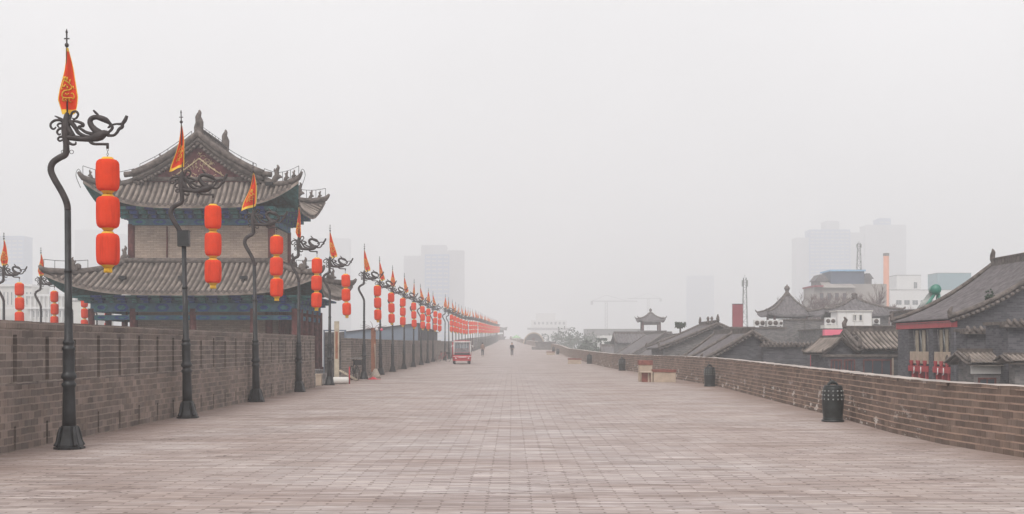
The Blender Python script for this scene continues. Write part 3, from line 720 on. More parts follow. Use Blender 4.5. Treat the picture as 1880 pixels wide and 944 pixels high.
# ------------------------------------------------------------------ lamp posts
S = 18.6/F; C7 = S/7.87
def bp(cx, cy): return ((cx-275)*C7, 0, Z(263.9,18.6)-(cy-660)*C7)
def make_lamp():
    t = thing('lamp_post', 'black iron lamp post', 'lamp post')
    b = MB()
    b.prism([(.235*math.cos(R(22.5+45*k)), .235*math.sin(R(22.5+45*k))) for k in range(8)], 0, .035)
    b.lathe([(.21,.035),(.205,.07),(.17,.16),(.145,.25),(.13,.33),(.12,.36)], 8, (0,0,0), 0, False, R(22.5))
    for k in range(4):
        a = R(90*k+45); c, s_ = math.cos(a), math.sin(a)
        b.tube([(c*.225,s_*.225,.05),(c*.19,s_*.19,.12),(c*.165,s_*.165,.25),(c*.135,s_*.135,.34)], [.035,.03,.028,.02], 6, 0, 2)
    b.build('base', M_iron, t)
    b = MB(); b.lathe([(.105,.34),(.1,.6),(.092,.95),(.11,.98),(.112,1.01),(.088,1.04),(.085,1.07),(.115,1.1),(.12,1.13),(.1,1.17),(.088,1.2),(.092,1.4),(.088,1.52),(.1,1.54),(.1,1.57),(.08,1.59),(.08,1.62),(.09,1.64),(.09,1.66),(.065,1.7),(.058,2.2),(.055,2.75)], 14)
    b.lathe([(.062,2.74),(.062,2.78),(.05,2.79),(.05,3.7)], 12)
    b.build('post', M_iron, t)
    x0 = 117
    q = [(117,386),(116,376),(112,364),(104,348),(92,327),(86.5,312),(90,299),(102,290),(112,285),(115,278),(115,264),(115.2,250)]
    b = MB(); b.tube([((x-x0)*S, 0, Z(y,18.6)) for x, y in q], [.05,.05,.05,.05,.05,.05,.05,.05,.05,.05,.046,.046], 10, 0, 3)
    for sx in (-1,1):
        c = Vector(bp(275+sx*62, 780)); b.tube([c+Vector((math.cos(a)*.03,0,math.sin(a)*.03)) for a in [k*math.pi/5 for k in range(11)]], .005, 5, 0, 1)
    b.build('curved_neck', M_ironf, t)
    b = MB(); dx = (115-117)*S
    def cv(L, n=8):
        b.tube([Vector(bp(x,y))+Vector((dx,0,0)) for x,y,r in L], [r*C7 for _,_,r in L], n, 0, 3)
    cv([(275,700,38),(272,600,48),(268,500,58),(272,400,62),(280,330,52),(286,270,42),(288,228,34),(288,205,12)], 10)
    cv([(290,570,40),(400,580,44),(520,595,38),(620,590,45),(700,570,66),(770,545,72),(840,515,50),(900,520,22)], 10)
    cv([(790,540,60),(740,500,58),(685,455,48),(640,400,42),(622,340,38),(650,295,36),(715,280,36),(790,300,44),(850,325,44),(900,365,26),(940,395,14)], 10)
    cv([(745,250,12),(712,222,20),(690,200,18),(672,178,12)], 6)
    cv([(905,375,18),(942,420,24),(935,455,22),(900,490,20),(850,510,20)], 7); cv([(915,405,20),(895,425,16),(875,435,8)], 6)
    cv([(870,545,22),(960,545,20),(1010,505,22),(1040,455,24),(1085,425,28),(1092,380,26),(1130,325,30),(1155,262,22)], 8)
    cv([(935,395,15),(1000,380,15),(1050,382,18),(1085,378,20)], 6)
    cv([(320,330,34),(385,395,34),(420,450,30),(460,510,28),(560,555,22),(650,560,20)])
    cv([(370,330,20),(450,345,20),(515,375,24),(522,405,22),(470,410,18),(455,425,16),(500,455,20),(570,500,24),(680,525,26)])
    cv([(330,300,24),(352,240,18),(372,205,18),(420,195,18),(452,235,17),(430,285,16),(390,305,13),(366,288,8)])
    cv([(250,340,24),(180,320,18),(110,325,20),(55,370,18),(58,425,17),(98,448,14),(130,418,12)])
    cv([(250,330,24),(170,285,16),(112,258,7)]); cv([(240,370,22),(180,368,16),(152,395,14),(175,425,10)], 6)
    cv([(240,430,22),(175,448,18),(145,490,17),(170,530,14),(200,515,10)]); cv([(250,560,24),(185,562,17),(156,592,16),(182,620,15),(225,605,14)])
    cv([(290,630,26),(360,672,18),(412,665,16),(412,632,9)]); cv([(300,420,40),(340,500,44),(380,560,40)])
    cv([(600,590,30),(635,645,24),(690,668,20),(780,670,19),(865,672,20)], 8); cv([(873,655,21),(873,735,21)], 8)
    b.build('phoenix_bracket', M_ironf, t)
    b = MB(); zt = Z(208,18.6)
    b.tube([(dx+.02,0,zt-.05),(dx+.02,0,Z(60,18.6))], .012, 6, 0, 1); b.ball((dx+.02,0,Z(83,18.6)), .034, 10)
    b.tube([(dx+.02,0,Z(60,18.6)),(dx+.02,0,Z(53,18.6))], [.02,.004], 6, 0, 1); b.box(dx-.02,dx+.06,-.01,.01,Z(72,18.6),Z(72,18.6)+.015)
    b.build('spike', M_ironf, t)
    return t
def make_lanterns():
    # origin: the hook
    t = thing('lantern_string', 'string of three red lanterns', 'lantern')
    b = MB()
    for k in range(3):
        z = -.02-.035*k; b.tube([(.014*math.cos(a)*(1 if k % 2 else .3),.014*math.cos(a)*(.3 if k % 2 else 1),z+.02*math.sin(a)) for a in [q*math.pi/4 for q in range(9)]], .0035, 4, 0, 1)
    b.tube([(0,0,-.1),(0,0,-1.96)], .004, 4, 0, 1); b.build('chain', M_ironf, t)
    H, Wd = .5, .172
    zt = -.165; rnd = random.Random(9)
    for i in range(3):
        lean = rnd.uniform(-.02,.02); cx = rnd.uniform(-.012,.012)
        b = MB(); n = 14; prof = [(.085,0),(.135,-.012),(.16,-.035),(.172,-.075),(.175,-.15),(.176,-.25),(.175,-.35),(.17,-.42),(.157,-.462),(.13,-.488),(.085,-.5)]
        vs = []; fs = []
        for r_, z in prof:
            for k in range(n):
                a = 2*math.pi*k/n; rr = r_*1.015
                vs.append((cx+lean*(z+.25)+rr*math.cos(a), rr*math.sin(a), zt+z))
        for j in range(len(prof)-1):
            for k in range(n): fs.append((j*n+(k+1)%n, j*n+k, (j+1)*n+k, (j+1)*n+(k+1)%n))
        b.idx(vs, fs, 0, False); l = b.build('lantern', M_lan, t)
        b = MB(); b.lathe([(.125,-.02),(.1,.0),(.085,.018),(.075,.03)], 16, (cx,0,zt)); b.build('top_cap', M_flagy, l)
        b = MB(); b.lathe([(.07,-.535),(.082,-.515),(.1,-.498),(.125,-.483)], 16, (cx,0,zt)); b.build('bottom_cap', M_flagy, l)
        zt -= .575
    b = MB(); zt += .575
    for k in range(16):
        a = 2*math.pi*k/16; b.tube([(.05*math.cos(a),.05*math.sin(a),zt-.53),(.056*math.cos(a),.056*math.sin(a),zt-.61)], .011, 4, 0, 1)
    b.build('fringe', M_yellow, t)
    return t
def make_flag(L, Rt, label, emb=True, seed=0, fold=.05):
    """L, Rt: left and right outlines (x,z) from the spike downwards; the silk hangs in folds between them"""
    t = thing('banner', label, 'banner'); n, m = 22, 14; mb = MB(); rnd = random.Random(seed); ph = rnd.uniform(0,6)
    def at(tab, v):
        q = v*(len(tab)-1); i = min(int(q), len(tab)-2); u = q-i
        return [tab[i][c]*(1-u)+tab[i+1][c]*u for c in (0,1)]
    def sp(u, v):
        a, b_ = at(L, v), at(Rt, v); wdt = abs(b_[0]-a[0])
        return Vector((a[0]+(b_[0]-a[0])*u, fold*min(1,wdt/.15)*math.sin(u*6.5+v*3+ph)+.02*math.sin(v*9), a[1]+(b_[1]-a[1])*u))
    vs = [sp(i/m, j/n) for j in range(n+1) for i in range(m+1)]
    red = []; yel = []
    for j in range(n):
        for i in range(m):
            a = j*(m+1)+i; f = (a, a+1, a+m+2, a+m+1)
            (yel if (i == 0 or i == m-1 or j >= n-2 or j < 1) else red).append(f)
    mb.idx(vs, red, 0, True); mb.idx(vs, yel, 1, True); o = mb.build('banner_cloth', [M_flag, M_flagy], t)
    if emb:
        e = MB()
        for side in (-1, 1):
            def on(u, v): p = sp(u, v); return p+Vector((0, .008*side, 0))
            strokes = [[(.36,.42),(.5,.44),(.66,.48),(.72,.53),(.6,.56),(.42,.57),(.3,.61),(.32,.66),(.48,.68),(.64,.67),(.72,.7)],
                       [(.36,.42),(.28,.45),(.3,.5),(.4,.51),(.46,.48)],[(.34,.41),(.3,.37)],[(.42,.42),(.43,.37)],[(.52,.43),(.55,.38)],[(.62,.46),(.68,.41)],[(.3,.55),(.22,.53),(.24,.49)],
                       [(.5,.51),(.56,.52),(.52,.54)],[(.44,.61),(.5,.63),(.58,.61)],[(.36,.66),(.3,.72),(.36,.75)],[(.56,.68),(.54,.74),(.62,.76)],[(.72,.7),(.78,.66),(.74,.61),(.66,.61)],[(.4,.71),(.45,.74)],[(.78,.5),(.82,.55)]]
            for s_ in strokes: e.tube([on(u,v) for u,v in s_], .010, 4, 0, 2, .4)
        e.build('emblem', M_flagy, o)
    return t
lamp0 = make_lamp(); str0 = make_lanterns()
FO = ((115-117)*S+.02)
zs = Z(88,18.6)
def fl(pts): return [(FO+dx_/100, zs-dz_/100) for dx_, dz_ in pts]
flagA = make_flag(fl([(-2,0),(-4,20),(-8,42),(-12,62),(-15,80),(-12,90),(-7,104)]), fl([(2,0),(6,20),(10,40),(14,58),(17,75),(16,88),(14,102)]), 'A', True, 1)
flagB = make_flag(fl([(-1,0),(-5,22),(-11,44),(-20,62),(-29,78),(-34,90),(-36,103)]), fl([(2,0),(6,18),(8,36),(8,55),(7,68),(6,78),(4,90)]), 'B', True, 2)
flagC = make_flag(fl([(-2,0),(-4,25),(-7,50),(-10,72),(-11,86),(-6,97),(0,110)]), fl([(1,0),(3,20),(5,45),(7,65),(8,80),(8,92),(5,108)]), 'C', True, 3)
flagD = make_flag(fl([(-2,0),(-3,20),(-3,42),(-2,62),(0,80),(3,94),(8,108)]), fl([(1,0),(6,18),(11,36),(17,55),(23,72),(28,88),(30,100)]), 'D', True, 4)
flagE = make_flag(fl([(-1,0),(-3,20),(-6,42),(-11,60),(-18,76),(-24,88),(-28,101)]), fl([(1,0),(4,18),(6,36),(6,55),(5,68),(4,80),(3,90)]), 'E', True, 5)
flags = [flagA, flagB, flagC, flagD, flagE]
used = set()
def inst(src, loc, rz, label, group=None, rot=None):
    o = src if src.name not in used else copy_tree(src); used.add(src.name if o is src else '')
    o.location = loc; o.rotation_euler = rot or (0,0,rz); o['label'] = label
    if group: o['group'] = group
    return o
ORD = ['first','second','third','fourth','fifth','sixth','seventh','eighth','ninth','tenth','eleventh','twelfth','thirteenth','fourteenth','fifteenth','sixteenth','seventeenth','eighteenth','nineteenth','twentieth','twenty-first','twenty-second','twenty-third','twenty-fourth','twenty-fifth','twenty-sixth']
lamps = [(18.6,-6.87),(26.5,-7.17),(34.2,-7.3),(41.6,-7.4),(48.6,-7.4),(57.6,-7.12),(65.9,-7.22),(73.3,-7.3),(81.2,-7.32),(88.7,-7.3),(96.1,-7.28),(103.5,-7.3),(110.7,-7.3)]
d = 118
while d < 385:
    lamps.append((d, interp([(115,-6.62),(150,-6.5),(205,-5.7),(300,-5.0),(340,-4.6)], d))); d += 7.3
HOOK = Vector(((873-275)*C7+(115-117)*S, 0, bp(873,735)[2]))
fseq = [0,4,1,2,3,3,3,0,3,2,3,0,3]
rnd = random.Random(11)
for i, (d, x) in enumerate(lamps):
    lean = [-.007,-.022,-.014,0,.003][i] if i < 5 else rnd.uniform(-.012,.012)
    rz = rnd.uniform(-.12,.12) if i else 0
    if i < len(ORD):
        w_ = ORD[i]; lb = f'black iron lamp post with phoenix bracket, {w_} along the walkway row'
        if i == 0: lb = 'tallest-looking black lamp post, first along the walkway row, beside the arrow-grooved wall'
        if i == 1: lb = 'black lamp post with a dark box on its neck, second along the walkway row'
        ll = f'string of three red lanterns hanging from the {w_} lamp post along the walkway'
        fb = f'red banner with yellow border on the {w_} lamp post along the walkway'
    else:
        lb = 'hazy black lamp post in the dense far end of the walkway row, beyond the twenty-sixth'
        ll = 'string of red lanterns in the merged far end of the walkway row'; fb = 'small red banner on a hazy post at the far end of the row'
    z = gz(d); ks = [1,1.045,1.05,1.03][i] if i < 4 else 1
    o = inst(lamp0, (x,d,z), 0, lb, 'lamp posts along the walkway', (0, lean, rz))
    Mx = Matrix.Rotation(rz,3,'Z') @ Matrix.Rotation(lean,3,'Y')
    h = (Mx @ HOOK)*ks; o.scale = (ks,)*3
    ls_ = inst(str0, (x+h.x,d+h.y,z+h.z), 0, ll, 'lantern strings along the walkway', (rnd.uniform(-.02,.02), rnd.uniform(-.03,.03) if i else -.006, rnd.uniform(0,3)))
    ls_.scale = (ks,)*3
    fi = fseq[i] if i < len(fseq) else rnd.choice((0,2,3,3,4))
    fo = inst(flags[fi], (x,d,z), 0, fb, 'banners on the walkway lamp posts', (0,lean,rz))
    fo.scale = (ks,)*3
    if i == 1:
        b_ = MB(); b_.box(-.12,.12,-.1,.1,Z(466,26.5),Z(440,26.5)); b_.box(-.13,.13,-.11,.11,Z(440,26.5),Z(440,26.5)+.02); ob = b_.build('junction_box', M_iron, o); 
TL = [(48,7),(55.2,75),(62.5,133),(70,178)]
for i, (d, px) in enumerate(TL):
    x = X(px, d); w_ = ORD[i]; z = -.38; lamp0.scale = (1,1,1)
    inst(lamp0, (x,d,z), 0, f'black lamp post rising behind the battlement, {w_} from the picture edge toward the tower', 'lamp posts on the tower terrace')
    inst(str0, (x+HOOK.x,d,z+HOOK.z), 0, f'red lantern string half hidden by the battlement, {w_} from the picture edge toward the tower', 'lantern strings on the tower terrace')
    inst(flags[(0,0,3,2)[i]], (x,d,z), 0, f'red banner behind the battlement, {w_} from the picture edge toward the tower', 'banners on the tower terrace')

# ------------------------------------------------------------------ bronze bell bins
def make_bell():
    t = thing('bell_bin', 'bell', 'litter bin')
    b = MB(); b.lathe([(.235,0),(.235,.035),(.205,.05),(.2,.1),(.215,.22),(.225,.38),(.225,.5),(.215,.62),(.195,.72),(.185,.745)], 24); b.lathe([(.19,.745),(.18,.765),(.06,.77)], 24)
    for z, r_ in ((.5,.228),(.6,.22),(.7,.205),(.07,.207)):
        b.lathe([(r_,z-.008),(r_+.008,z-.004),(r_+.008,z+.004),(r_,z+.008)], 24)
    b.build('body', M_bronze, t)
    b = MB()
    for z, r_ in ((.475,.224),(.56,.221),(.65,.211),):
        for k in range(14):
            a = 2*math.pi*k/14; b.ball((r_*math.cos(a), r_*math.sin(a), z), .019, 6)
    b.build('studs', M_stud, t)
    b = MB(); b.tube([(-.09,0,.765),(-.07,0,.82),(-.02,0,.83),(.03,0,.82),(.08,0,.8),(.09,0,.765)], [.035,.03,.035,.035,.025,.03], 7); b.ball((-.02,0,.835), .045, 8)
    b.tube([(-.03,0,.84),(-.05,0,.89),(-.06,0,.92)], [.02,.015,.006], 6); b.tube([(.01,0,.84),(.02,0,.88)], [.015,.006], 6); b.build('dragon_handle', M_bronze, t)
    return t
bell0 = make_bell()
BL = [(X(1529,25.3),25.3,'bronze bell-shaped bin with pale studs, beside the brown parapet, first of the row'),
      (X(1303,47.2),47.2,'second bronze bell-shaped bin of the row beside the parapet'),
      (X(1142,76.5),76.5,'bronze bell-shaped bin third along the parapet, just behind the large stone bench'),
      (X(1082,101),101,'bronze bell-shaped bin fourth along the parapet, beside the small low bench'),
      (X(1024,163),163,'hazy bell-shaped bin fifth along the parapet, near the distant wall bend'),
      (X(1016,176),176,'hazy bell-shaped bin sixth along the parapet, smallest of all')]
for i, (x, d, lb) in enumerate(BL): inst(bell0, (x,d,gz(d)), R(20*i), lb, 'bell bins along the parapet')

# ------------------------------------------------------------------ stone benches
def slatted(t, x0, x1, y0, y1, h):
    pass
t = thing('stone_bench', 'large beige stone bench group with red wooden seats and a tall block', 'bench', (X(1200,52.6), 52.6, gz(52.6)))
q = 52.6/F
b = MB(); b.box(0,.52,0,.6,0,.45); b.box(.5,.98,.05,.62,0,.43); b.build('seat_base', M_stone, t)
b = MB(); b.box(-.02,.54,-.03,.62,.45,.57); b.box(.545,1.0,.02,.64,.435,.56); b.build('seat', M_wood, t)
b = MB(); b.box(-.5,.08,1.2,1.75,0,.74); b.build('tall_block', M_stone, t)
b = MB(); b.box(-.53,.1,1.17,1.78,.74,.95); b.build('tall_seat', M_wood, t)
for k in range(5):
    b = MB(); x = -.04-k*.118; y = .02+k*.16; b.box(x-.075,x,y,y+.14,0,.42); b.build('leg', M_stone, t)
b = MB(); b.box(-.56,-.03,.02,.95,.42,.47); b.build('side_seat', M_stone, t)
b = MB(); b.box(-.5,-.02,.2,.25,.0,.41); b.build('back_panel', M_wood, t)
def small_bench(x, d, lb):
    t = thing('stone_bench', lb, 'bench', (x,d,gz(d)))
    b = MB(); b.box(-.55,.03,0,.5,0,.36); b.box(.035,.55,.04,.52,0,.35); b.build('seat_base', M_stone, t)
    b = MB(); b.box(-.57,.04,-.02,.52,.36,.47); b.box(.045,.57,.02,.54,.35,.46); b.build('seat', M_wood, t)
small_bench(X(1054,101), 100, 'small low stone bench with red seat, midway down the walkway')
small_bench(X(1011,160), 160, 'tiny hazy bench with reddish seat near the distant bend of the parapet')

# ------------------------------------------------------------------ clutter by the tower
def post_box(name, lb, cat, px0, px1, py0, py1, d, depth, mat, part='body'):
    t = thing(name, lb, cat, (X((px0+px1)/2,d), d, Z(py1,d)))
    w_ = (px1-px0)/F*d; h = (py1-py0)/F*d
    return t, w_, h
t, w_, h = post_box('signboard_post', 'tall pale board post standing by the stone trough', 'post', 614,622.5,590,701,52.5,.1,M_ply)
b = MB(); b.box(-w_/2,w_/2,-.05,.05,0,h); b.build('board', M_ply, t)
b = MB(); b.box(-w_/2+.045,w_/2-.045,-.055,-.051,h*.38,h*.83); b.build('dark_inset', M_rust, t)
t = thing('stone_trough', 'short pale stone cylinder lying on the paving beside the lamp base', 'trough', (X(626,50),50,.15))
b = MB(); b.lathe([(.145,-.31),(.15,-.29),(.15,.29),(.145,.31)], 16, (0,0,0), 0, True, 0, Matrix.Rotation(R(90),3,'Y')); b.build('body', M_cream, t)
t = thing('bollard', 'thin bright red post beside the stone trough', 'post', (X(641.5,50.5),50.5,0))
b = MB(); b.tube([(0,0,0),(0,0,.68)], .03, 8, 0, 1); b.ball((0,0,.69), .035, 8); b.build('pole', M_red, t)
t = thing('wooden_ramp', 'pale wooden plank frame sloping to the paving behind the red post', 'ramp', (X(640,54),54,0))
b = MB()
for yy in (0,.5): b.tube([(-.45,yy,.5),(.35,yy,.04)], .03, 5, 0, 1)
for k in range(6): b.box(-.42+k*.14,-.36+k*.14,0,.5,.46-k*.08,.5-k*.08)
b.build('planks', M_ply, t)
t = thing('stone_steps', 'low stone steps at the corner of the watchtower terrace', 'steps', (X(592,49.5),49.5,0))
b = MB(); b.box(-.55,.1,0,2.6,0,.22); b.box(-.75,-.1,.15,2.4,.22,.42); b.box(-1.0,-.3,.3,2.2,.42,.6); b.build('treads', M_greyd, t)
t = thing('stone_block', 'small pale stone block at the end of the battlement', 'block', (X(585,48.2),48.2,0))
b = MB(); b.box(-.12,.1,0,.3,0,.42); b.box(-.14,.12,-.02,.32,.42,.47); b.build('body', M_stone, t)
t = thing('door_panel', 'dark grey doorway panel behind the pale post', 'door', (X(610,57),57.2,0))
b = MB(); b.box(-.4,.55,0,.12,.2,2.25); b.build('panel', M_greyd, t)
b = MB(); b.box(-.45,-.4,-.02,.14,0,2.3); b.box(.55,.62,-.02,.14,0,2.3); b.box(-.45,.62,-.02,.14,2.3,2.36); b.build('frame', M_steel, t)
# bicycle
def bicycle(loc, rz, lb, mat=M_dark):
    t = thing('bicycle', lb, 'bicycle', loc, rz)
    def wheel(x):
        b = MB(); b.tube([(x+.32*math.cos(a),0,.33+.32*math.sin(a)) for a in [k*math.pi/10 for k in range(21)]], .018, 6, 0, 1); w__ = b.build('wheel', M_rubber, t)
        b = MB()
        for k in range(10): a = k*math.pi/5; b.tube([(x,0,.33),(x+.31*math.cos(a),0,.33+.31*math.sin(a))], .003, 3, 0, 1)
        b.ball((x,0,.33), .03, 6); b.build('spokes', M_stud, w__)
    wheel(-.52); wheel(.52)
    b = MB()
    for a, c in (((-.52,0,.33),(-.18,0,.82)),((-.52,0,.33),(-.08,0,.3)),((-.08,0,.3),(-.2,0,.88)),((-.08,0,.3),(.34,0,.8)),((-.18,0,.8),(.33,0,.85)),((.52,0,.33),(.32,0,.98))): b.tube([a,c], .016, 6, 0, 1)
    b.build('frame', mat, t)
    b = MB(); b.tube([(.34,-.3,1.02),(.31,-.15,1.03),(.31,.15,1.03),(.34,.3,1.02)], .014, 6, 0, 2); b.build('handlebar', M_stud, t)
    b = MB(); b.ball((-.2,0,.93), .12, 8, 0, (1.1,.6,.35)); b.build('saddle', M_rubber, t)
    b = MB(); b.box(.42,.68,-.16,.16,.72,.95); b.build('basket', M_dark, t)
bicycle((X(651,55.5),55.5,0), R(-68), 'dark bicycle parked against the battlement between two lamp posts')
bicycle((X(815,112),110.5,.1), R(-30), 'distant bicycle with a red load beside the tourist cart', M_red)
t = thing('broom', 'straw broom leaning under a rusty brown board', 'broom', (X(689.5,59),59,0))
b = MB(); b.lathe([(.27,0),(.24,.12),(.16,.3),(.07,.47)], 14, (0,0,0))
for k in range(40):
    a = k*.7; b.tube([(.05*math.cos(a),.05*math.sin(a),.45),(.26*math.cos(a),.22*math.sin(a),.0)], .012, 3, 0, 1)
b.build('bristle_head', M_straw, t)
b = MB(); b.tube([(0,0,.45),(-.04,.02,1.7)], .018, 6, 0, 1); b.build('broom_handle', M_ply, t)
t = thing('rusty_board', 'tall rusty brown board pole with twigs tied at its top', 'post', (X(685,59.6),59.6,0))
b = MB(); b.box(-.1,.06,-.03,.05,.3,2.5); b.box(.0,.12,.03,.09,0,2.35); b.build('board', M_rust, t)
b = MB(); rnd = random.Random(6)
for k in range(12):
    a = rnd.uniform(-1.2,1.6); l = rnd.uniform(.3,.75); b.tube([(0,0,2.35),(l*.5*math.sin(a),rnd.uniform(-.1,.1),2.35+l*.5*abs(math.cos(a))),(l*math.sin(a)*1.2,rnd.uniform(-.1,.1),2.4+l*.6*abs(math.cos(a)))], [.012,.009,.004], 4, 0, 2)
b.build('twigs', M_twig, t)
b = MB(); b.ball((.18,-.05,2.42), .09, 8, 1); b.ball((.42,-.03,2.4), .075, 8, 0); b.build('plastic_bags', [M_pink, M_white], t)
t = thing('red_cloth', 'crumpled red cloth on the paving by the straw broom', 'cloth', (X(687,56.8),56.8,0))
b = MB(); rnd = random.Random(8); n = 10
vs = [((i/n-.5)*.62, (j/n-.5)*.5, max(.004, .13*math.exp(-((i/n-.42)**2+(j/n-.5)**2)*14)+rnd.uniform(-.015,.02))) for j in range(n+1) for i in range(n+1)]
b.idx(vs, [(j*(n+1)+i, j*(n+1)+i+1, (j+1)*(n+1)+i+1, (j+1)*(n+1)+i) for j in range(n) for i in range(n)], 0, True); b.build('fabric', M_red, t)

# shed behind the wall
t = thing('shed', 'low blue-grey sheet metal shed behind the battlement and lamp posts', 'shed', (0,0,0))
A = (X(618,100),100); Bc = (-8.0,101.5); Cc = (-8.0,128.5)
zA, zB, zC = 2.65, 3.5, 2.95
D_ = (A[0], 128.5)
b = MB(); b.face([(A[0],A[1],0),(Bc[0],Bc[1],0),(Bc[0],Bc[1],zB),(A[0],A[1],zA)])
for k in range(26):
    u = k/25; x = A[0]+(Bc[0]-A[0])*u; y = A[1]+(Bc[1]-A[1])*u; z = zA+(zB-zA)*u; b.box(x-.03,x+.03,y-.04,y,0,z)
b.build('front_wall', M_steel, t)
b = MB(); b.face([(Bc[0],Bc[1],0),(Cc[0],Cc[1],0),(Cc[0],Cc[1],zC),(Bc[0],Bc[1],zB)]); b.face([(Cc[0],Cc[1],0),(D_[0],D_[1],0),(D_[0],D_[1],zA-.2),(Cc[0],Cc[1],zC)])
for k in range(30): y = Bc[1]+27*k/30; b.box(-8.0,-7.97,y,y+.06,0,zB-(zB-zC)*k/30)
b.build('side_wall', plain('dark corrugated sheet', (.07,.078,.09,1), .6, 0, .15, 1, 0), t)
b = MB(); b.face([(A[0]-.2,A[1]-.2,zA+.03),(Bc[0]+.15,Bc[1]-.2,zB+.04),(Cc[0]+.15,Cc[1]+.2,zC+.04),(D_[0]-.2,D_[1]+.2,zA-.17)]); b.face([(A[0]-.2,A[1]-.2,zA-.03),(Bc[0]+.15,Bc[1]-.2,zB-.02),(Bc[0]+.15,Bc[1]-.2,zB+.04),(A[0]-.2,A[1]-.2,zA+.03)]); b.face([(Bc[0]+.15,Bc[1]-.2,zB-.02),(Cc[0]+.15,Cc[1]+.2,zC-.02),(Cc[0]+.15,Cc[1]+.2,zC+.04),(Bc[0]+.15,Bc[1]-.2,zB+.04)])
b.build('roof', M_ironf, t)

# ------------------------------------------------------------------ tourist cart
t = thing('tourist_cart', 'red and white open tourist cart facing down the walkway beside the lamp row', 'cart', (X(848.5,99),99,gz(99)), R(4))
def rbox(b, x0,x1,y0,y1,z0,z1,r,mi=0):   # rounded front profile in plan
    poly = []
    for cx_, cy_, a0 in ((x1-r,y1-.05,0),(x0+r,y1-.05,90),(x0+r,y0+r,180),(x1-r,y0+r,270)):
        rr = .05 if cy_ > y0+r+.01 else r
        for k in range(5):
            a = R(a0+k*22.5); poly.append((cx_+r*math.cos(a), cy_+rr*math.sin(a)))
    b.prism(poly, z0, z1, mi)
b = MB(); rbox(b,-.74,.74,-.05,3.6,.28,.5,.3); rbox(b,-.78,.78,-.1,3.6,.5,.62,.34); rbox(b,-.76,.76,-.04,.5,.62,.76,.3); rbox(b,-.77,.77,.35,.6,.62,1.0,.1); b.build('body', M_red, t)
b = MB(); rbox(b,-.7,.7,-.02,.45,.74,.92,.28); b.build('dark_nose_band', M_dark, t)
b = MB(); rbox(b,-.765,.765,-.06,.3,.6,.64,.32); b.tube([(-.72,.05,.66),(-.5,-.05,.6),(0,-.1,.58),(.5,-.05,.6),(.72,.05,.66)], .03, 6); b.build('white_trim', M_white, t)
b = MB(); b.face([(-.62,.05,.93),(.62,.05,.93),(.6,.32,1.78),(-.6,.32,1.78)]); b.build('windscreen', M_wind, t)
b = MB()
for sx in (-1,1):
    b.tube([(sx*.68,.06,.8),(sx*.67,.32,1.8)], .045, 6, 0, 1)
    for yy in (1.3,2.3,3.4): b.tube([(sx*.72,yy,.6),(sx*.72,yy,1.85)], .04, 6, 1, 1)
b.build('roof_posts', [M_white, M_red], t)
b = MB(); rbox(b,-.74,.74,.1,3.6,1.82,1.9,.2); b.build('roof', M_white, t)
b = MB(); rbox(b,-.66,.66,.2,3.5,1.9,1.95,.2); b.build('roof_stripe', M_red, t)
for yy in (1.1,1.9,2.7):
    b = MB(); b.box(-.6,.6,yy,yy+.4,.6,.82); b.box(-.6,.6,yy+.38,yy+.46,.82,1.3); b.build('seat', M_rust, t)
b = MB(); b.tube([(.2,.7,1.0),(.2,.45,.85)], .02, 5, 0, 1); b.tube([(.2+.16*math.cos(a),.7+.05*math.sin(a),1.0+.15*math.sin(a)) for a in [k*math.pi/6 for k in range(13)]], .014, 5, 0, 1); b.build('steering_wheel', M_dark, t)
for sx in (-1,1):
    for yy in (.45,2.95):
        b = MB(); b.lathe([(.24,-.08),(.26,-.06),(.26,.06),(.24,.08)], 16, (sx*.62,yy,.26), 0, True, 0, Matrix.Rotation(R(90),3,'Y')); w__ = b.build('wheel', M_rubber, t)
        b = MB(); b.lathe([(.13,-.085),(.14,.085)], 12, (sx*.62,yy,.26), 0, True, 0, Matrix.Rotation(R(90),3,'Y')); b.build('rim', M_stud, w__)
    b = MB(); b.ball((sx*.52,-.07,.5), .07, 8, 0, (1,.5,.8)); b.build('headlight', M_white, t)
    b = MB(); b.tube([(sx*.66,.15,1.5),(sx*.85,.05,1.55)], .015, 5, 0, 1); b.ball((sx*.88,.04,1.47), .07, 6, 0, (.7,.5,1.3)); b.build('mirror', M_white, t)

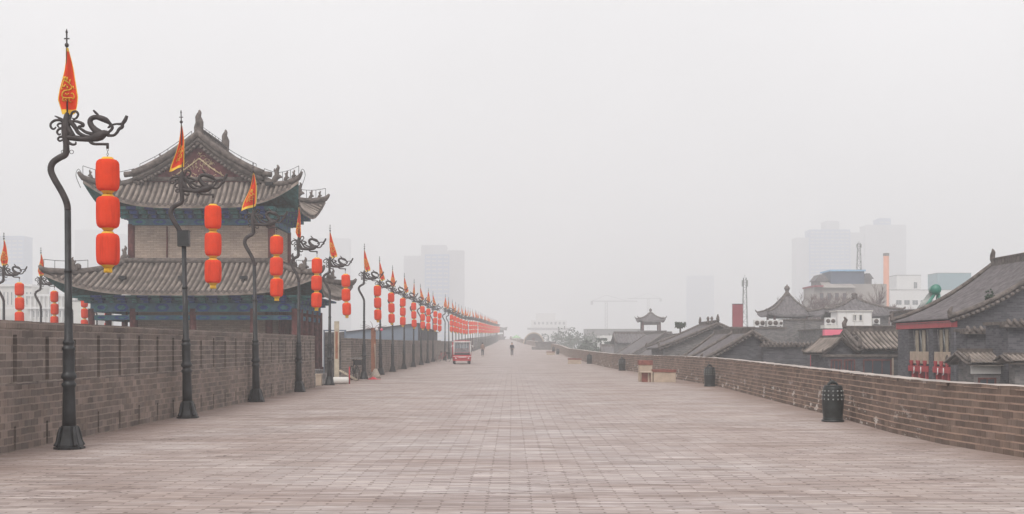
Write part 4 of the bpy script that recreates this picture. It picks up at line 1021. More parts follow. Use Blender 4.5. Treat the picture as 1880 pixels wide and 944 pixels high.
# ------------------------------------------------------------------ people
def skinmesh(name, verts, edges, radii, mat, parent):
    me = bpy.data.meshes.new(name); me.from_pydata(verts, edges, []); o = bpy.data.objects.new(name, me); COL.objects.link(o); o.parent = parent
    sk = o.modifiers.new('skin', 'SKIN'); sk.use_smooth_shade = True
    if not me.skin_vertices: 
        bm = bmesh.new(); bm.from_mesh(me); bm.verts.layers.skin.verify(); bm.to_mesh(me); bm.free()
    for i, r_ in enumerate(radii):
        me.skin_vertices[0].data[i].radius = (r_, r_*.85); me.skin_vertices[0].data[i].use_root = (i == 0)
    ss = o.modifiers.new('sub', 'SUBSURF'); ss.levels = 2; ss.render_levels = 2
    me.materials.append(mat); return o
def person(loc, rz, lb, coat, trous, stride=.22, sc_=1.0):
    t = thing('person', lb, 'person', loc, rz); t.scale = (sc_,)*3
    s = stride
    V = [(0,0,.93),(0,-.01,1.12),(0,0,1.34),(0,-.01,1.46),(0,-.02,1.56),(0,-.03,1.68)]
    E = [(0,1),(1,2),(2,3),(3,4),(4,5)]; Rd = [.135,.12,.13,.055,.085,.075]
    def chain(start, pts, rr):
        i = start
        for p, r_ in zip(pts, rr): V.append(p); Rd.append(r_); E.append((i, len(V)-1)); i = len(V)-1
    chain(2, [(.17,0,1.4),(.22,.03+s*.2,1.15),(.22,-.04-s*.4,.92),(.21,-.07-s*.45,.83)], [.055,.045,.033,.035])
    chain(2, [(-.17,0,1.4),(-.22,.03-s*.2,1.15),(-.22,-.02+s*.3,.92),(-.21,-.03+s*.32,.83)], [.055,.045,.033,.035])
    chain(0, [(.09,0,.88),(.1,-s*.45-.02,.5),(.1,-s*.6,.08),(.1,-s*.6-.14,.04)], [.09,.06,.042,.035])
    chain(0, [(-.09,0,.88),(-.1,s*.25-.04,.5),(-.1,s*.85,.1),(-.1,s*.85-.13,.045)], [.09,.06,.042,.035])
    skinmesh('body', V, E, Rd, M_skin, t)
    c = [(0,0,.88),(0,0,1.1),(0,0,1.34),(0,-.0,1.45),(.19,0,1.38),(.235,.03+s*.2,1.14),(.23,-.03-s*.35,.93),(-.19,0,1.38),(-.235,.03-s*.2,1.14),(-.23,-.02+s*.28,.93)]
    skinmesh('jacket', c, [(0,1),(1,2),(2,3),(2,4),(4,5),(5,6),(2,7),(7,8),(8,9)], [.185,.165,.17,.08,.08,.065,.055,.08,.065,.055], coat, t)
    c = [(0,0,.92),(.09,0,.84),(.1,-s*.45-.02,.5),(.1,-s*.58,.1),(-.09,0,.84),(-.1,s*.25-.04,.5),(-.1,s*.82,.12)]
    skinmesh('trousers', c, [(0,1),(1,2),(2,3),(0,4),(4,5),(5,6)], [.16,.11,.08,.07,.11,.08,.07], trous, t)
    b = MB(); b.ball((0,.0,1.665), .108, 12, 0, (1,1.05,1.0)); b.build('hair', M_hair, t)
    b = MB(); b.ball((0,-.05,1.61), .088, 12, 0, (1,1,1.3)); b.ball((0,-.145,1.6), .018, 6, 0, (.8,1,1.2))
    for sx in (-1,1): b.ball((sx*.088,-.03,1.61), .022, 6, 0, (.5,1,1.3))
    b.build('face', M_skin, t)
    for sx, yy, zz in ((.1,-s*.6-.05,.04),(-.1,s*.85-.05,.045)):
        b = MB(); b.ball((sx,yy-.03,zz+.005), .075, 8, 0, (.62,1.7,.6)); b.build('shoe', M_rubber, t)
person((X(940,153),153,gz(153)), R(0), 'person in a dark coat walking alone down the middle of the walkway', M_cloth, M_cloth, .2)
person((X(886,150),150,gz(150)), R(170), 'person in a brown jacket and dark trousers standing past the tourist cart', M_brown, M_cloth, .1)

# far parasol
t = thing('parasol', 'pale green and white parasol at the far end of the walkway', 'parasol', (X(948,250),250,gz(250)))
b = MB(); b.lathe([(1.05,1.75),(1.0,1.8),(.5,2.15),(.05,2.4),(.02,2.5)], 8); b.build('canopy', plain('pale green canvas', (.32,.46,.3,1), .7, 0, .1, 2, 0), t)
b = MB(); b.tube([(0,0,0),(0,0,2.4)], .03, 6, 0, 1); b.build('pole', M_white, t)
b = MB(); b.lathe([(.9,1.5),(1.02,1.75)], 8); b.build('valance', M_white, t)

# ------------------------------------------------------------------ houses beyond the parapet
def gable_house(name, lb, x, d0, d1, hs, ze, zr, mats=None, k=.35, wallm=None, tile=None, sp=.25, ov=.25, zb=-12, verge=True, rz=0, cat='house', orn=True, length=None, r=.06, drip=True):
    """ridge runs along local y"""
    wallm = wallm or M_grey; tile = tile or M_tile
    L = (d1-d0)
    t = thing(name, lb, cat, (x, (d0+d1)/2, 0), rz); hl = L/2
    def zf(q): q = min(abs(q)/hs, 1.1); return zr-(zr-ze)*((1+k)*q-k*q*q)
    wl = MB(); iw = hs-.35
    pts = [(iw*(1-2*j/16), zf(iw*(1-2*j/16))-.12) for j in range(17)]
    wl.prismy([(-iw,zb),(iw,zb)]+pts, -hl+.3, hl-.3); wl.build('walls', wallm, t)
    rf = MB(); tl2 = M_panshade if r > .055 and d0 < 75 else tile
    for sx in (-1,1):
        nn = 10; vs = []; fs = []
        for j in range(nn+1):
            xx = sx*hs*j/nn; z = zf(xx); vs += [(xx,-hl,z),(xx,hl,z),(xx,hl,z-.12),(xx,-hl,z-.12)]
        for j in range(nn):
            a = j*4; fs += [(a,a+1,a+5,a+4),(a+1,a+2,a+6,a+5),(a+2,a+3,a+7,a+6),(a+3,a,a+4,a+7)]
        rf.idx(vs, fs, 1, True)
        y = -hl+sp
        while y < hl-.1:
            rf.tube([(sx*hs*1.01*j/7, y, zf(hs*j/7)+.01) for j in range(8)], r, 6, 0, 1); y += sp
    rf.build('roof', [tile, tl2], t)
    rg = MB(); q_ = min(1, hs/2.2); rg.box(-.1*q_,.1*q_,-hl,hl,zr-.05,zr+.25*q_); rg.box(-.14*q_,.14*q_,-hl-.03,hl+.03,zr+.25*q_,zr+.32*q_)
    if orn:
        for sy in (-1,1): rg.tube([(0,sy*hl,zr+.2),(0,sy*(hl+.05),zr+.45),(0,sy*(hl-.05),zr+.62),(0,sy*(hl+.06),zr+.78)], [.12,.12,.1,.03], 6, 0, 2)
    rg.build('ridge', M_tiled, t)
    if verge:
        vr = min(1, hs/2.2)
        for sy in (-1,1):
            vg = MB()
            vg.tube([(hs*1.03*j/10, sy*hl, zf(hs*j/10)+.1*vr) for j in range(-10,11)], .11*vr, 6, 0, 1)
            vg.tube([(hs*1.0*j/10, sy*(hl-.06), zf(hs*j/10)-.1*vr) for j in range(-10,11)], .07*vr, 6, 0, 1)
            if drip:
                n = int(hs/(.2*vr))
                for j in range(-n, n+1):
                    xx = hs*j/n; vg.lathe([(.075*vr,-.1),(.08*vr,.09)], 7, (xx, sy*(hl+.04), zf(xx)-.06*vr), 0, True, 0, Matrix.Rotation(R(90),3,'X'))
            for sx in (-1,1): vg.tube([(sx*hs,sy*hl,ze+.05),(sx*(hs+.1*vr),sy*hl,ze+.3*vr),(sx*(hs-.02),sy*hl,ze+.5*vr)], [.12*vr,.1*vr,.04*vr], 6, 0, 2)
            vg.build('verge', M_tiled, t)
    return t
def win(t, x0, x1, z0, z1, y, face='y', mat=None, bars=2):
    """framed window standing 3 mm proud on a wall whose plane is y (or x) = const in local coordinates"""
    f = MB(); e = .06
    def bx(a0,a1,b0,b1,dd,mi=0,o=f):
        if face == 'y': o.box(a0,a1,y-dd,y+.02,b0,b1,mi)
        else: o.box(y-dd,y+.02,a0,a1,b0,b1,mi)
    bx(x0,x1,z0,z0+e,.05); bx(x0,x1,z1-e,z1,.05); bx(x0,x0+e,z0+e,z1-e,.05); bx(x1-e,x1,z0+e,z1-e,.05)
    for k in range(1,bars): xx = x0+(x1-x0)*k/bars; bx(xx-.02,xx+.02,z0+e,z1-e,.045)
    fr = f.build('window', mat or M_redw, t)
    g_ = MB(); bx(x0+e,x1-e,z0+e,z1-e,.008,0,g_); g_.build('pane', M_glass, fr)

# big house, facade toward the walkway
H1 = gable_house('brick_house', 'large grey brick house with sweeping tiled roof and red balconies', X(1745,50)+4.7, 49.7, 57.3, 4.75, 2.72, 5.45, None, .5, M_grey, M_tileb, sp=.2, r=.035)
hx = -4.75  # facade side in local x
b = MB(); b.box(hx+.05,hx+.3,-3.6,3.6,2.38,2.66); b.build('red_fascia', M_red, H1)
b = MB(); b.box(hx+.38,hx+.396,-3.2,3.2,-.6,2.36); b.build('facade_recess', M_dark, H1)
for (ya, yb) in ((-3.8,-3.42),(-1.32,-.8),(1.9,3.4)):
    b = MB(); b.box(hx+.08,hx+.42,ya,yb,-12,2.37); b.build('pilaster', M_grey, H1)
for (ya, yb) in ((-.78,1.88),(-3.4,-1.34)):
    w3 = (yb-ya)/3
    b = MB()
    for q in range(3): b.box(hx+.27,hx+.31,ya+.15+q*(yb-ya)/3,ya+.15+q*(yb-ya)/3+w3*.42,1.25,2.3)
    b.build('grey_screen', M_ply, H1)
    b = MB(); b.box(hx+.06,hx+.3,ya,yb,.44,.7); b.build('red_beam', M_red, H1)
    for k in range(3):
        y = ya+w3*(k+.5)
        b = MB(); b.box(hx+.1,hx+.26,y-w3*.36,y+w3*.36,.8,1.34)
        for q in range(4): b.box(hx+.08,hx+.1,y-w3*.32+q*w3*.17,y-w3*.32+q*w3*.17+.07,.84,1.3)
        b.build('shutter_box', M_stone, H1)
        b = MB(); b.idx([(hx+.04,y-w3*.27,.94),(hx+.04,y+w3*.27,.94),(hx+.04,y+.08,.7),(hx+.04,y-.08,.7),(hx+.095,y-w3*.27,.94),(hx+.095,y+w3*.27,.94),(hx+.095,y+.08,.7),(hx+.095,y-.08,.7)], [(0,1,2,3),(4,7,6,5),(0,4,5,1),(3,2,6,7),(0,3,7,4),(1,5,6,2)], 0, False)
        b.build('bracket', M_red, H1)
        b = MB(); b.tube([(hx+.2,y-w3*.2,1.3),(hx+.2,y+.1,2.3)], .03, 5, 0, 1); b.build('rod', M_stud if k % 2 else M_greyd, H1)
        b = MB(); b.box(hx+.12,hx+.3,y-w3*.15,y+w3*.15,-2.5,.44); b.build('red_panel', M_red, H1)
    for k in (1,2):
        b = MB(); y = ya+w3*k; b.tube([(hx+.0,y-.12,.66),(hx+.0,y-.12,.4),(hx+.0,y,.36)], .025, 5, 0, 1); b.build('pipe', M_white, H1)
# vent opening on gable wall
win(H1, -.8, .6, 1.95, 2.3, -3.5, 'y', M_white, 1)
# pot plant growing on the verge
b = MB(); rnd = random.Random(1)
for k in range(40): b.ball((-3.2+rnd.gauss(0,.12), -3.75+rnd.gauss(0,.05), 3.55+abs(rnd.gauss(0,.17))), rnd.uniform(.03,.06), 5)
o = b.build('roof_weed', M_leaf); o.location = H1.location; tag(o, 'green weed sprouting on the verge of the large tiled roof', 'plant')

def flat_block(name, lb, px0, px1, py, d, depth, mat, cat='building', coping=True, zb=-12, tile=False):
    x0, x1, z = X(px0,d), X(px1,d), Z(py,d)
    t = thing(name, lb, cat, ((x0+x1)/2, d, zb)); w2 = (x1-x0)/2
    b = MB(); b.box(-w2,w2,0,depth,0,z-zb-(.12 if coping else 0)); b.build('walls', mat, t)
    if coping:
        b = MB(); b.box(-w2-.08,w2+.08,-.08,depth+.08,z-zb-.12,z-zb)
        if tile:
            b.box(-w2-.2,w2+.2,-.25,.25,z-zb-.22,z-zb-.12)
            n = int(2*w2/.22)
            for k in range(n+1):
                x = -w2+2*w2*k/n; b.tube([(x,-.3,z-zb-.14),(x,0,z-zb+.06)], .06, 6, 0, 1)
        b.build('coping', M_tiled, t)
    return t
# wall pieces in front of the big house
t = flat_block('gate_pier', 'dark brick pier with a tiled cap at the edge of the view', 1850, 1935, 590, 43, 2, M_grey, 'pier', True, -12, True)
t = flat_block('yard_wall', 'grey yard wall with scalloped tile coping in front of the big house', 1776, 1848, 603, 46.5, 1.2, M_grey, 'wall', True, -12, True)
t = gable_house('porch', 'small side porch with low tiled roof below the grey yard wall', X(1820,44.3), 43.2, 45.6, 1.1, Z(665,44), Z(648,44), None, .2, M_greyd, M_tile, sp=.17, rz=R(90), cat='porch', orn=False, r=.045)
t['category'] = 'porch'
b = MB(); b.box(-.82,-.7,-1.0,1.0,Z(686,44),Z(668,44)); b.build('pale_fascia', M_cream, t)
win(t, -.85, -.2, Z(712,44), Z(693,44), -.76, 'x')
win(t, .1, .75, Z(712,44), Z(693,44), -.76, 'x')
t = gable_house('porch', 'narrow tiled canopy against the dark brick pier at the edge of the view', X(1880,42.2), 41.4, 42.9, .6, Z(662,42), Z(652,42), None, .2, M_greyd, M_tile, sp=.17, rz=R(90), cat='porch', orn=False, r=.045)

# house with tile rows
H2 = gable_house('brick_house', 'low grey house with ribbed tile roof between the brick wall and the red balconies', X(1603,64), 58.9, 62.4, 2.6, Z(640,60), Z(604,62)-.15, None, .25, M_grey, M_tile, sp=.24, rz=R(90), r=.07)
H2.location = (X(1613,62.5), 62.5, 0)
b = MB(); b.box(-2.3,2.3,2.9,3.05,-2,-.2)
for (a, c) in ((-2.45,-1.9),(-1.75,-1.1),(-.5,1.0)):
    win(H2, -c, -a, -.75, .35, 2.0) if False else None
def face_windows(t, xs, z0, z1, y, **k):
    for a, c in xs: win(t, a, c, z0, z1, y, **k)
# front windows of H2: separate low annex facing the walkway
A2 = flat_block('annex', 'grey annex with dark windows under the ribbed tile roof', 1520, 1660, 651, 59.3, .8, M_grey, 'annex', True)
zb = 12
face_windows(A2, [(-1.75,-1.2),(-1.1,-.55),(-.15,1.25)], Z(700,59.3)+zb, Z(660,59.3)+zb, 0, bars=3)
b = MB(); b.box(1.28,1.36,-.04,.0,Z(705,59.3)+zb,Z(657,59.3)+zb); b.build('pale_post', M_stone, A2)
for (px, py, dd, lb) in ((1522,638,61.0,'first small tiled gable roof stepping down toward the walkway'),(1548,636,62.0,'second small tiled gable roof stepping down toward the walkway'),(1573,634,63.0,'third small tiled gable roof stepping down toward the walkway')):
    t = gable_house('brick_house', lb, X(px,dd)+.45, dd-.8, dd+3.4, .95, Z(648,60), Z(py-18,60), None, .3, M_grey, M_tile, sp=.22, r=.06, cat='house', drip=False, orn=False)

H3 = gable_house('brick_house', 'plain grey gable house directly behind the low parapet, with a tile-coped side wall', X(1381.5,70), 70, 76, 2.9, Z(664,70), Z(611,70), None, .12, M_grey, M_tileb, sp=.22, r=.045, orn=False)
b = MB()
t = flat_block('yard_wall', 'long plain grey wall with tiny scalloped coping beside the grey gable house', 1402, 1512, 630, 69.3, .5, M_grey, 'wall', True, -12, True)
b = MB(); b.tube([(X(1488,69.3)-t.location.x,-.06,10),(X(1488,69.3)-t.location.x,-.06,Z(640,69.3)+12)], .035, 5, 0, 1); b.build('red_pipe', M_redsign, t)
t = thing('light_roof', 'pale pinkish lean-to roof strip beside the grey gable house', 'roof', (0,0,0))
b = MB(); q = [P(1312,652,76.5),P(1345,625,76.5),P(1352,625,80),P(1316,652,80)]; q = [P(1316,655,75.2),P(1352,622,75.2),P(1350,622,79.5),P(1313,653,79.5)]
b.face(q); b.face([p-Vector((0,0,.12)) for p in q]); b.face([q[0],q[1],q[1]-Vector((0,0,.12)),q[0]-Vector((0,0,.12))]); b.build('sheet', M_stone, t)
H3b = gable_house('brick_house', 'grey gable house with slate roof just past the plain gable', X(1346,80), 80.2, 87, 2.6, Z(664,80), Z(612,80), None, .12, M_greyd, M_tileb, sp=.25, r=.045, orn=False)
H4 = gable_house('brick_house', 'wider grey gable house with arched openings and three finials on its ridge', X(1318,95), 95, 104, 4.6, Z(640,95), Z(595,95), None, .15, M_greyd, M_tileb, sp=.28, r=.05)
for a in (-3.2,-2.1):
    b = MB(); poly = [(a-.3,-1.2),(a+.3,-1.2)]+[(a+.3*math.cos(R(k*20)), .55+.35*math.sin(R(k*20))) for k in range(10)]
    b.prismy(poly, -4.35, -4.2); b.build('arched_opening', M_dark, H4)
for k, xx in enumerate((-.75,-.45,.0)):
    b = MB(); b.lathe([(.1,0),(.14,.15),(.08,.3),(.12,.45),(.05,.6)], 8, (xx,-4.3,Z(595,95)-.0)); b.build('finial', M_tiled, H4)
H5 = gable_house('brick_house', 'hazy grey gable house with long slate roof beyond the finial house', X(1262,118), 118, 134, 4.6, Z(672,118), Z(617,118), None, .1, M_greyd, M_tileb, sp=.4, r=.06, orn=False)
H6 = gable_house('brick_house', 'faint grey gable house among the distant roofs beside the pavilion', X(1222,140), 140, 160, 4.2, Z(655,140), Z(612,140), None, .1, M_greyd, M_tileb, sp=.5, r=.07, drip=False, orn=False)
H7 = gable_house('brick_house', 'long hazy hall with level ridge below the small pavilion', X(1180,165), 161, 169, 3.6, Z(630,165), Z(613,165), None, .2, M_greyd, M_tileb, sp=.4, rz=R(90), r=.07, drip=False, orn=False)
H8 = gable_house('brick_house', 'faint low house at the foot of the distant roofs near the parapet bend', X(1140,180), 177, 183, 3.4, Z(650,180), Z(636,180), None, .2, M_greyd, M_tileb, sp=.5, rz=R(90), r=.07, drip=False, orn=False)
t = flat_block('building', 'small hazy white building left of the long hall', 1101, 1135, 616, 210, 8, M_white, 'building', False); 
t = flat_block('building', 'low hazy wall-like building with long flat roof line in the far haze', 1075, 1180, 604, 380, 10, M_greyd, 'building', True)

def pavilion(name, lb, px, d, hw, py_eave, py_peak, py_fin, py_base, hdr=1, lift=.5, tile=None, body=None, ncol=4, zb=-12):
    t = thing(name, lb, 'pavilion', (X(px,d), d+hw*hdr, 0))
    ze, zp, zf_, z0 = Z(py_eave,d), Z(py_peak,d), Z(py_fin,d), Z(py_base,d)
    b = MB(); pt_ = skirt(b, hw, hw*hdr, ze, .18, .18, zp, lift=lift, k=.68, sp=.3, r=.07, flare=.15, nx=20, ny=6, caps=False); b.build('roof', [tile or M_tileb, M_tiled, M_tiled], t)
    b = MB(); hips(b, pt_, .1, .2, 7, .25); b.build('hip_ridges', M_tiled, t)
    b = MB(); s = (zf_-zp); b.lathe([(.3*s,-.1),(.28*s,.15*s),(.16*s,.3*s),(.2*s,.45*s),(.28*s,.6*s),(.22*s,.78*s),(.06*s,.9*s),(.03*s,1*s)], 10, (0,0,zp)); b.build('finial', M_tiled, t)
    cw = hw*.68
    for sx in (-1,1):
        for sy in (-1,1):
            b = MB(); b.lathe([(.13,z0),(.12,ze+.1)], 8, (sx*cw,sy*cw*hdr,0)); b.build('column', M_redw, t)
    b = MB(); h = ze-z0
    for sy in (-1,1): b.box(-cw,cw,sy*cw*hdr-.06,sy*cw*hdr+.06,ze-.35*h,ze-.02*h)
    for sx in (-1,1): b.box(sx*cw-.06,sx*cw+.06,-cw*hdr+.07,cw*hdr-.07,ze-.34*h,ze-.03*h)
    b.build('frieze', M_tiled, t)
    b = MB(); b.box(-hw*.95,hw*.95,-hw*.95*hdr,hw*.95*hdr,z0-.3,z0); b.box(-hw*.85,hw*.85,-hw*.85*hdr,hw*.85*hdr,zb,z0-.3); b.build('base', body or M_greyd, t)
    return t
pavilion('pavilion', 'small open rooftop pavilion with pyramid roof standing over the distant houses', 1197, 168, 1.75, 590, 575, 565, 607, 1, .4)
pavilion('pavilion', 'large dark pavilion roof with bulbous finial above the grey flat building', 1455, 118, 2.35, 579, 540, 520, 592, 1, .35)
t = thing('temple_roof', 'dark hipped temple roof with small finial behind the white cabin', 'temple', (X(1585,112), 115, 0))
b = MB(); pt_ = skirt(b, 3.4, 3.0, Z(578,112), .3, .3, Z(548,112), lift=.45, k=.4, sp=.35, r=.08, flare=.25, nx=20, ny=6, caps=False); b.build('roof', [M_tileb, M_tiled, M_tiled], t)
b = MB(); hips(b, pt_, .12, .2, 7, .2); b.lathe([(.3,Z(550,112)),(.24,Z(540,112)),(.3,Z(537,112)),(.1,Z(535,112))], 8); b.build('hip_ridges', M_tiled, t)
b = MB(); b.box(-2.6,2.6,-2.3,2.3,-12,Z(576,112)); b.build('walls', M_greyd, t)

t = flat_block('building', 'grey flat-roofed building with a small barred window under the dark pavilion roof', 1440, 1514, 586, 98, 10, M_greyd, 'building', True, -12)
win(t, .9, 1.7, Z(624,98)+12, Z(614,98)+12, 0, bars=3)
b = MB(); b.box(-.02,.02,-.15,0,0,Z(590,98)+12); b.build('downpipe', M_tiled, t)
t = flat_block('building', 'lower grey flat-roofed wing with dark coping carrying two fan units', 1342, 1442, 601, 92, 9, M_greyd, 'building', True, -12)
def ac_unit(px, py, d, w_, h, fans, lb, zoff=0):
    t = thing('air_conditioner', lb, 'air conditioner', (X(px,d), d, Z(py,d)))
    b = MB(); b.box(-w_/2,w_/2,0,.4,.06,h+.06); b.box(-w_/2,-w_/2+.06,.0,.4,0,.06); b.box(w_/2-.06,w_/2,0,.4,0,.06); b.build('casing', M_white, t)
    for k in range(fans):
        x = (k-(fans-1)/2)*(w_/fans); rr = min(w_/fans, h)*.42; b = MB()
        b.lathe([(rr,0),(rr,.02)], 16, (x,-.02,h/2+.06), 0, True, 0, Matrix.Rotation(R(90),3,'X')); b.build('fan_grille', M_tiled, t)
ac_unit(1395,600,93,.85,.48,2,'white twin-fan unit on the grey wing roof, the one beside the red panel','')
ac_unit(1419,600,93,.85,.48,2,'white twin-fan unit on the grey wing roof, the one beside the pavilion wall')
ac_unit(1434,600,93.2,.3,.45,1,'narrow white unit end-on at the corner of the grey wing roof')
ac_unit(1525,597,90,.75,.5,2,'twin-fan unit on a pale plinth beside the white cabin')
ac_unit(1609,596,92,.55,.42,1,'single-fan white unit beside the white cabin wall')
t = flat_block('plinth_block', 'pale roof block carrying a twin-fan unit beside the white cabin', 1514, 1537, 597, 89.8, 1.2, M_cream, 'block', False, -12)
t = flat_block('building', 'grey flat roof building carrying the white cabin', 1514, 1650, 603, 89.0, 8, M_greyd, 'building', True, -12)
t['label'] = 'grey flat-topped building carrying the white cabin'
t = thing('roof_cabin', 'white portable cabin with two small windows on a flat roof', 'cabin', (X(1569,91),91,Z(603,91)))
w_ = 62/F*91; h = 33/F*91
b = MB(); b.box(-w_/2,w_/2,0,2,0,h-.08); b.build('walls', M_white, t)
b = MB(); b.box(-w_/2-.1,w_/2+.1,-.1,2.1,h-.08,h); b.build('roof', M_cream, t)
b = MB()
for k in range(5): b.box(-w_/2+w_*k/4-.02,-w_/2+w_*k/4+.02,-.02,0,0,h-.1)
b.build('panel_joint', M_cream, t)
win(t, -.15, .15, h*.4, h*.78, 0, mat=M_cream, bars=1); win(t, .3, .6, h*.4, h*.78, 0, mat=M_cream, bars=1)
t = thing('awning', 'bright pink awning between the grey buildings', 'awning', (X(1533,86),86,Z(618,86)))
b = MB(); w_ = 38/F*86; b.box(-w_/2,w_/2,0,.6,.05,.5); b.build('sheet', M_pink, t); b = MB(); b.box(-w_/2,w_/2,.05,.5,-.3,.04); b.build('lower_sheet', M_cyan, t)
t = thing('sign_panel', 'tall dull red panel standing above the slate roofs', 'panel', (X(1354.5,118),118,Z(603,118)))
b = MB(); b.box(-.5,.5,0,.25,0,44/F*118); b.build('panel', M_redsign, t); b = MB(); b.box(-.53,.53,-.03,.28,44/F*118,44/F*118+.06); b.build('cap', M_ironf, t)
t = flat_block('building', 'low grey roof block carrying the tall red panel', 1335, 1385, 600, 117.5, 6, M_greyd, 'building', True)
def lattice(name, lb, px, py0, py1, d, w_, mat=M_ironf):
    t = thing(name, lb, 'mast', (X(px,d),d,Z(py1,d))); h = (py1-py0)/F*d; b = MB()
    for sx in (-1,1):
        for sy in (-1,1): b.tube([(sx*w_/2,sy*w_/2,0),(sx*w_*.25,sy*w_*.25,h)], .035, 4, 0, 1)
    n = max(4, int(h/(w_*.9)))
    for k in range(n):
        a = w_/2*(1-.5*k/n); c = w_/2*(1-.5*(k+1)/n); z0, z1 = h*k/n, h*(k+1)/n; s_ = 1 if k % 2 else -1
        b.tube([(-a*s_,-a,z0),(c*s_,-c,z1)], .022, 4, 0, 1); b.tube([(-a,-a,z0),(a,-a,z0)], .022, 4, 0, 1); b.tube([(-a,a*s_,z0),(-c,-c*s_,z1)], .022, 4, 0, 1)
    b.build('lattice', mat, t)
    b = MB(); b.tube([(0,0,h),(0,0,h*1.06)], .03, 4, 0, 1)
    for sx in (-1,1): b.box(sx*w_*.5-.08,sx*w_*.5+.08,-.1,.1,h*.82,h*.95)
    b.build('antenna', M_stud, t)
lattice('radio_mast', 'slender lattice radio mast above the slate roofs near the red panel', 1367.5, 510, 600, 190, .8)
lattice('radio_mast', 'thin lattice antenna mast on the blue-roofed building', 1577, 446, 495, 205, .7)
# solar water heater
t = thing('solar_heater', 'green solar water heater with round tank on the big roof edge', 'water heater', (X(1712,64),64,Z(572,64)))
b = MB(); R_ = Matrix.Rotation(R(75),3,'X') @ Matrix.Identity(3)
zt_ = Z(532,64)-Z(572,64); b.lathe([(.27,-.55),(.28,-.52),(.28,.52),(.27,.55)], 20, (.2,.2,zt_), 0, True, 0, Matrix.Rotation(R(-14),3,'Z') @ Matrix.Rotation(R(90),3,'X')); b.build('tank', M_green, t)
b = MB(); b.lathe([(.285,-.02),(.285,.0)], 20, (.2-.18,.6-.88,zt_), 0, True, 0, Matrix.Rotation(R(-78),3,'Z') @ Matrix.Rotation(R(90),3,'Y')); 
b = MB(); q0 = Vector((.05,-.1,zt_-.15)); q1 = Vector((-.8,-.1,-.1))
for k in range(6): b.tube([q0+Vector((.0,k*.15,0)), q1+Vector((0,k*.15,0))], .035, 6, 0, 1)
b.build('tube_panel', M_stud, t)
b = MB(); b.tube([q0+Vector((.05,-.12,0)), q1+Vector((.05,-.12,-.1))], .085, 6, 0, 1); b.tube([(.25,-.2,zt_-.2),(.4,-.2,-.1)], .085, 6, 0, 1); b.tube([(.2,-.15,zt_-.2),(.2,.2,0)], .04, 6, 0, 1); b.tube([(.3,1.2,zt_-.2),(.42,1.2,0)], .05, 6, 0, 1); b.build('stand', M_green, t)
t = flat_block('building', 'small tiled-roof block beneath the solar heater', 1680, 1740, 568, 63.5, 4, M_greyd, 'building', True)

# distant building cluster
t = thing('building', 'tan multi-level building with blue box roof storey behind the bare trees', 'building', (X(1560,205),205,-12))
def rel(px): return X(px,205)-X(1560,205)
def rz_(py): return Z(py,205)+12
b = MB(); b.box(rel(1510),rel(1569),0,9,0,rz_(527)); b.box(rel(1496),rel(1510),.5,8,0,rz_(527)); b.box(rel(1569),rel(1631),1,10,0,rz_(521)); b.build('walls', M_tan, t)
b = MB(); b.box(rel(1531),rel(1593),2,8,rz_(524),rz_(497)); b.build('upper_storey', plain('slate blue cladding', (.1,.12,.17,1), .6, 0, .1, 1, 0), t)
b = MB(); b.box(rel(1529),rel(1595),1.7,8.4,rz_(497),rz_(494)); b.build('blue_roof', M_cyan, t)
for (a_, c_, e_, f_) in ((1504,1531,514,502),(1593,1614,510,500)):
    b = MB(); b.prismy([(rel(a_),rz_(e_)),(rel(c_),rz_(e_)),(rel((a_*.35+c_*.65)),rz_(f_)),(rel((a_*.65+c_*.35)),rz_(f_))], 3, 7); b.box(rel(a_+3),rel(c_-3),3.3,6.7,rz_(526),rz_(e_)); b.build('side_roof', M_tileb, t)
b = MB(); b.idx([(rel(1509),-.6,rz_(528)),(rel(1570),-.6,rz_(528)),(rel(1568),4,rz_(514)),(rel(1516),4,rz_(514)),(rel(1509),-.6,rz_(529)),(rel(1570),-.6,rz_(529)),(rel(1568),4,rz_(516)),(rel(1516),4,rz_(516))], [(0,1,2,3),(7,6,5,4),(0,4,5,1),(1,5,6,2),(3,2,6,7),(0,3,7,4)], 0, False); b.build('tiled_roof', M_tan, t)
b = MB(); b.box(rel(1494),rel(1511),-.4,8,rz_(527),rz_(524)); b.build('wing_roof', M_redsign, t)
for k in range(4):
    win(t, rel(1505+k*14), rel(1512+k*14), rz_(552), rz_(538), 0)
t = thing('chimney', 'tall orange brick chimney above the bare trees', 'chimney', (X(1627,330),330,-12))
b = MB(); b.lathe([(.9,0),(.75,Z(467,330)+12)], 14, (0,0,0)); b.build('stack', M_orange, t); b = MB(); b.lathe([(.82,Z(470,330)+12),(.82,Z(465,330)+12)], 14, (0,0,0)); b.build('rim', M_trunk, t)
t = flat_block('building', 'white flat building with one small window beside the orange chimney', 1646, 1691, 505, 370, 8, M_white, 'building', True); win(t, 1.5, 2.6, Z(530,370)+12, Z(518,370)+12, 0, mat=M_cream)
t = flat_block('building', 'long white low building with window bands behind the solar heater', 1634, 1790, 532, 350, 8, M_white, 'building', True)
for r_ in range(3):
    for k in range(9): win(t, -10.7+k*2.4, -9+k*2.4, Z(560+r_*16,350)+12, Z(551+r_*16,350)+12, 0, mat=M_cream, bars=2)
t = flat_block('building', 'teal clad box building on the skyline behind the big tiled roof', 1721, 1783, 501, 390, 9, M_teals, 'building', True)

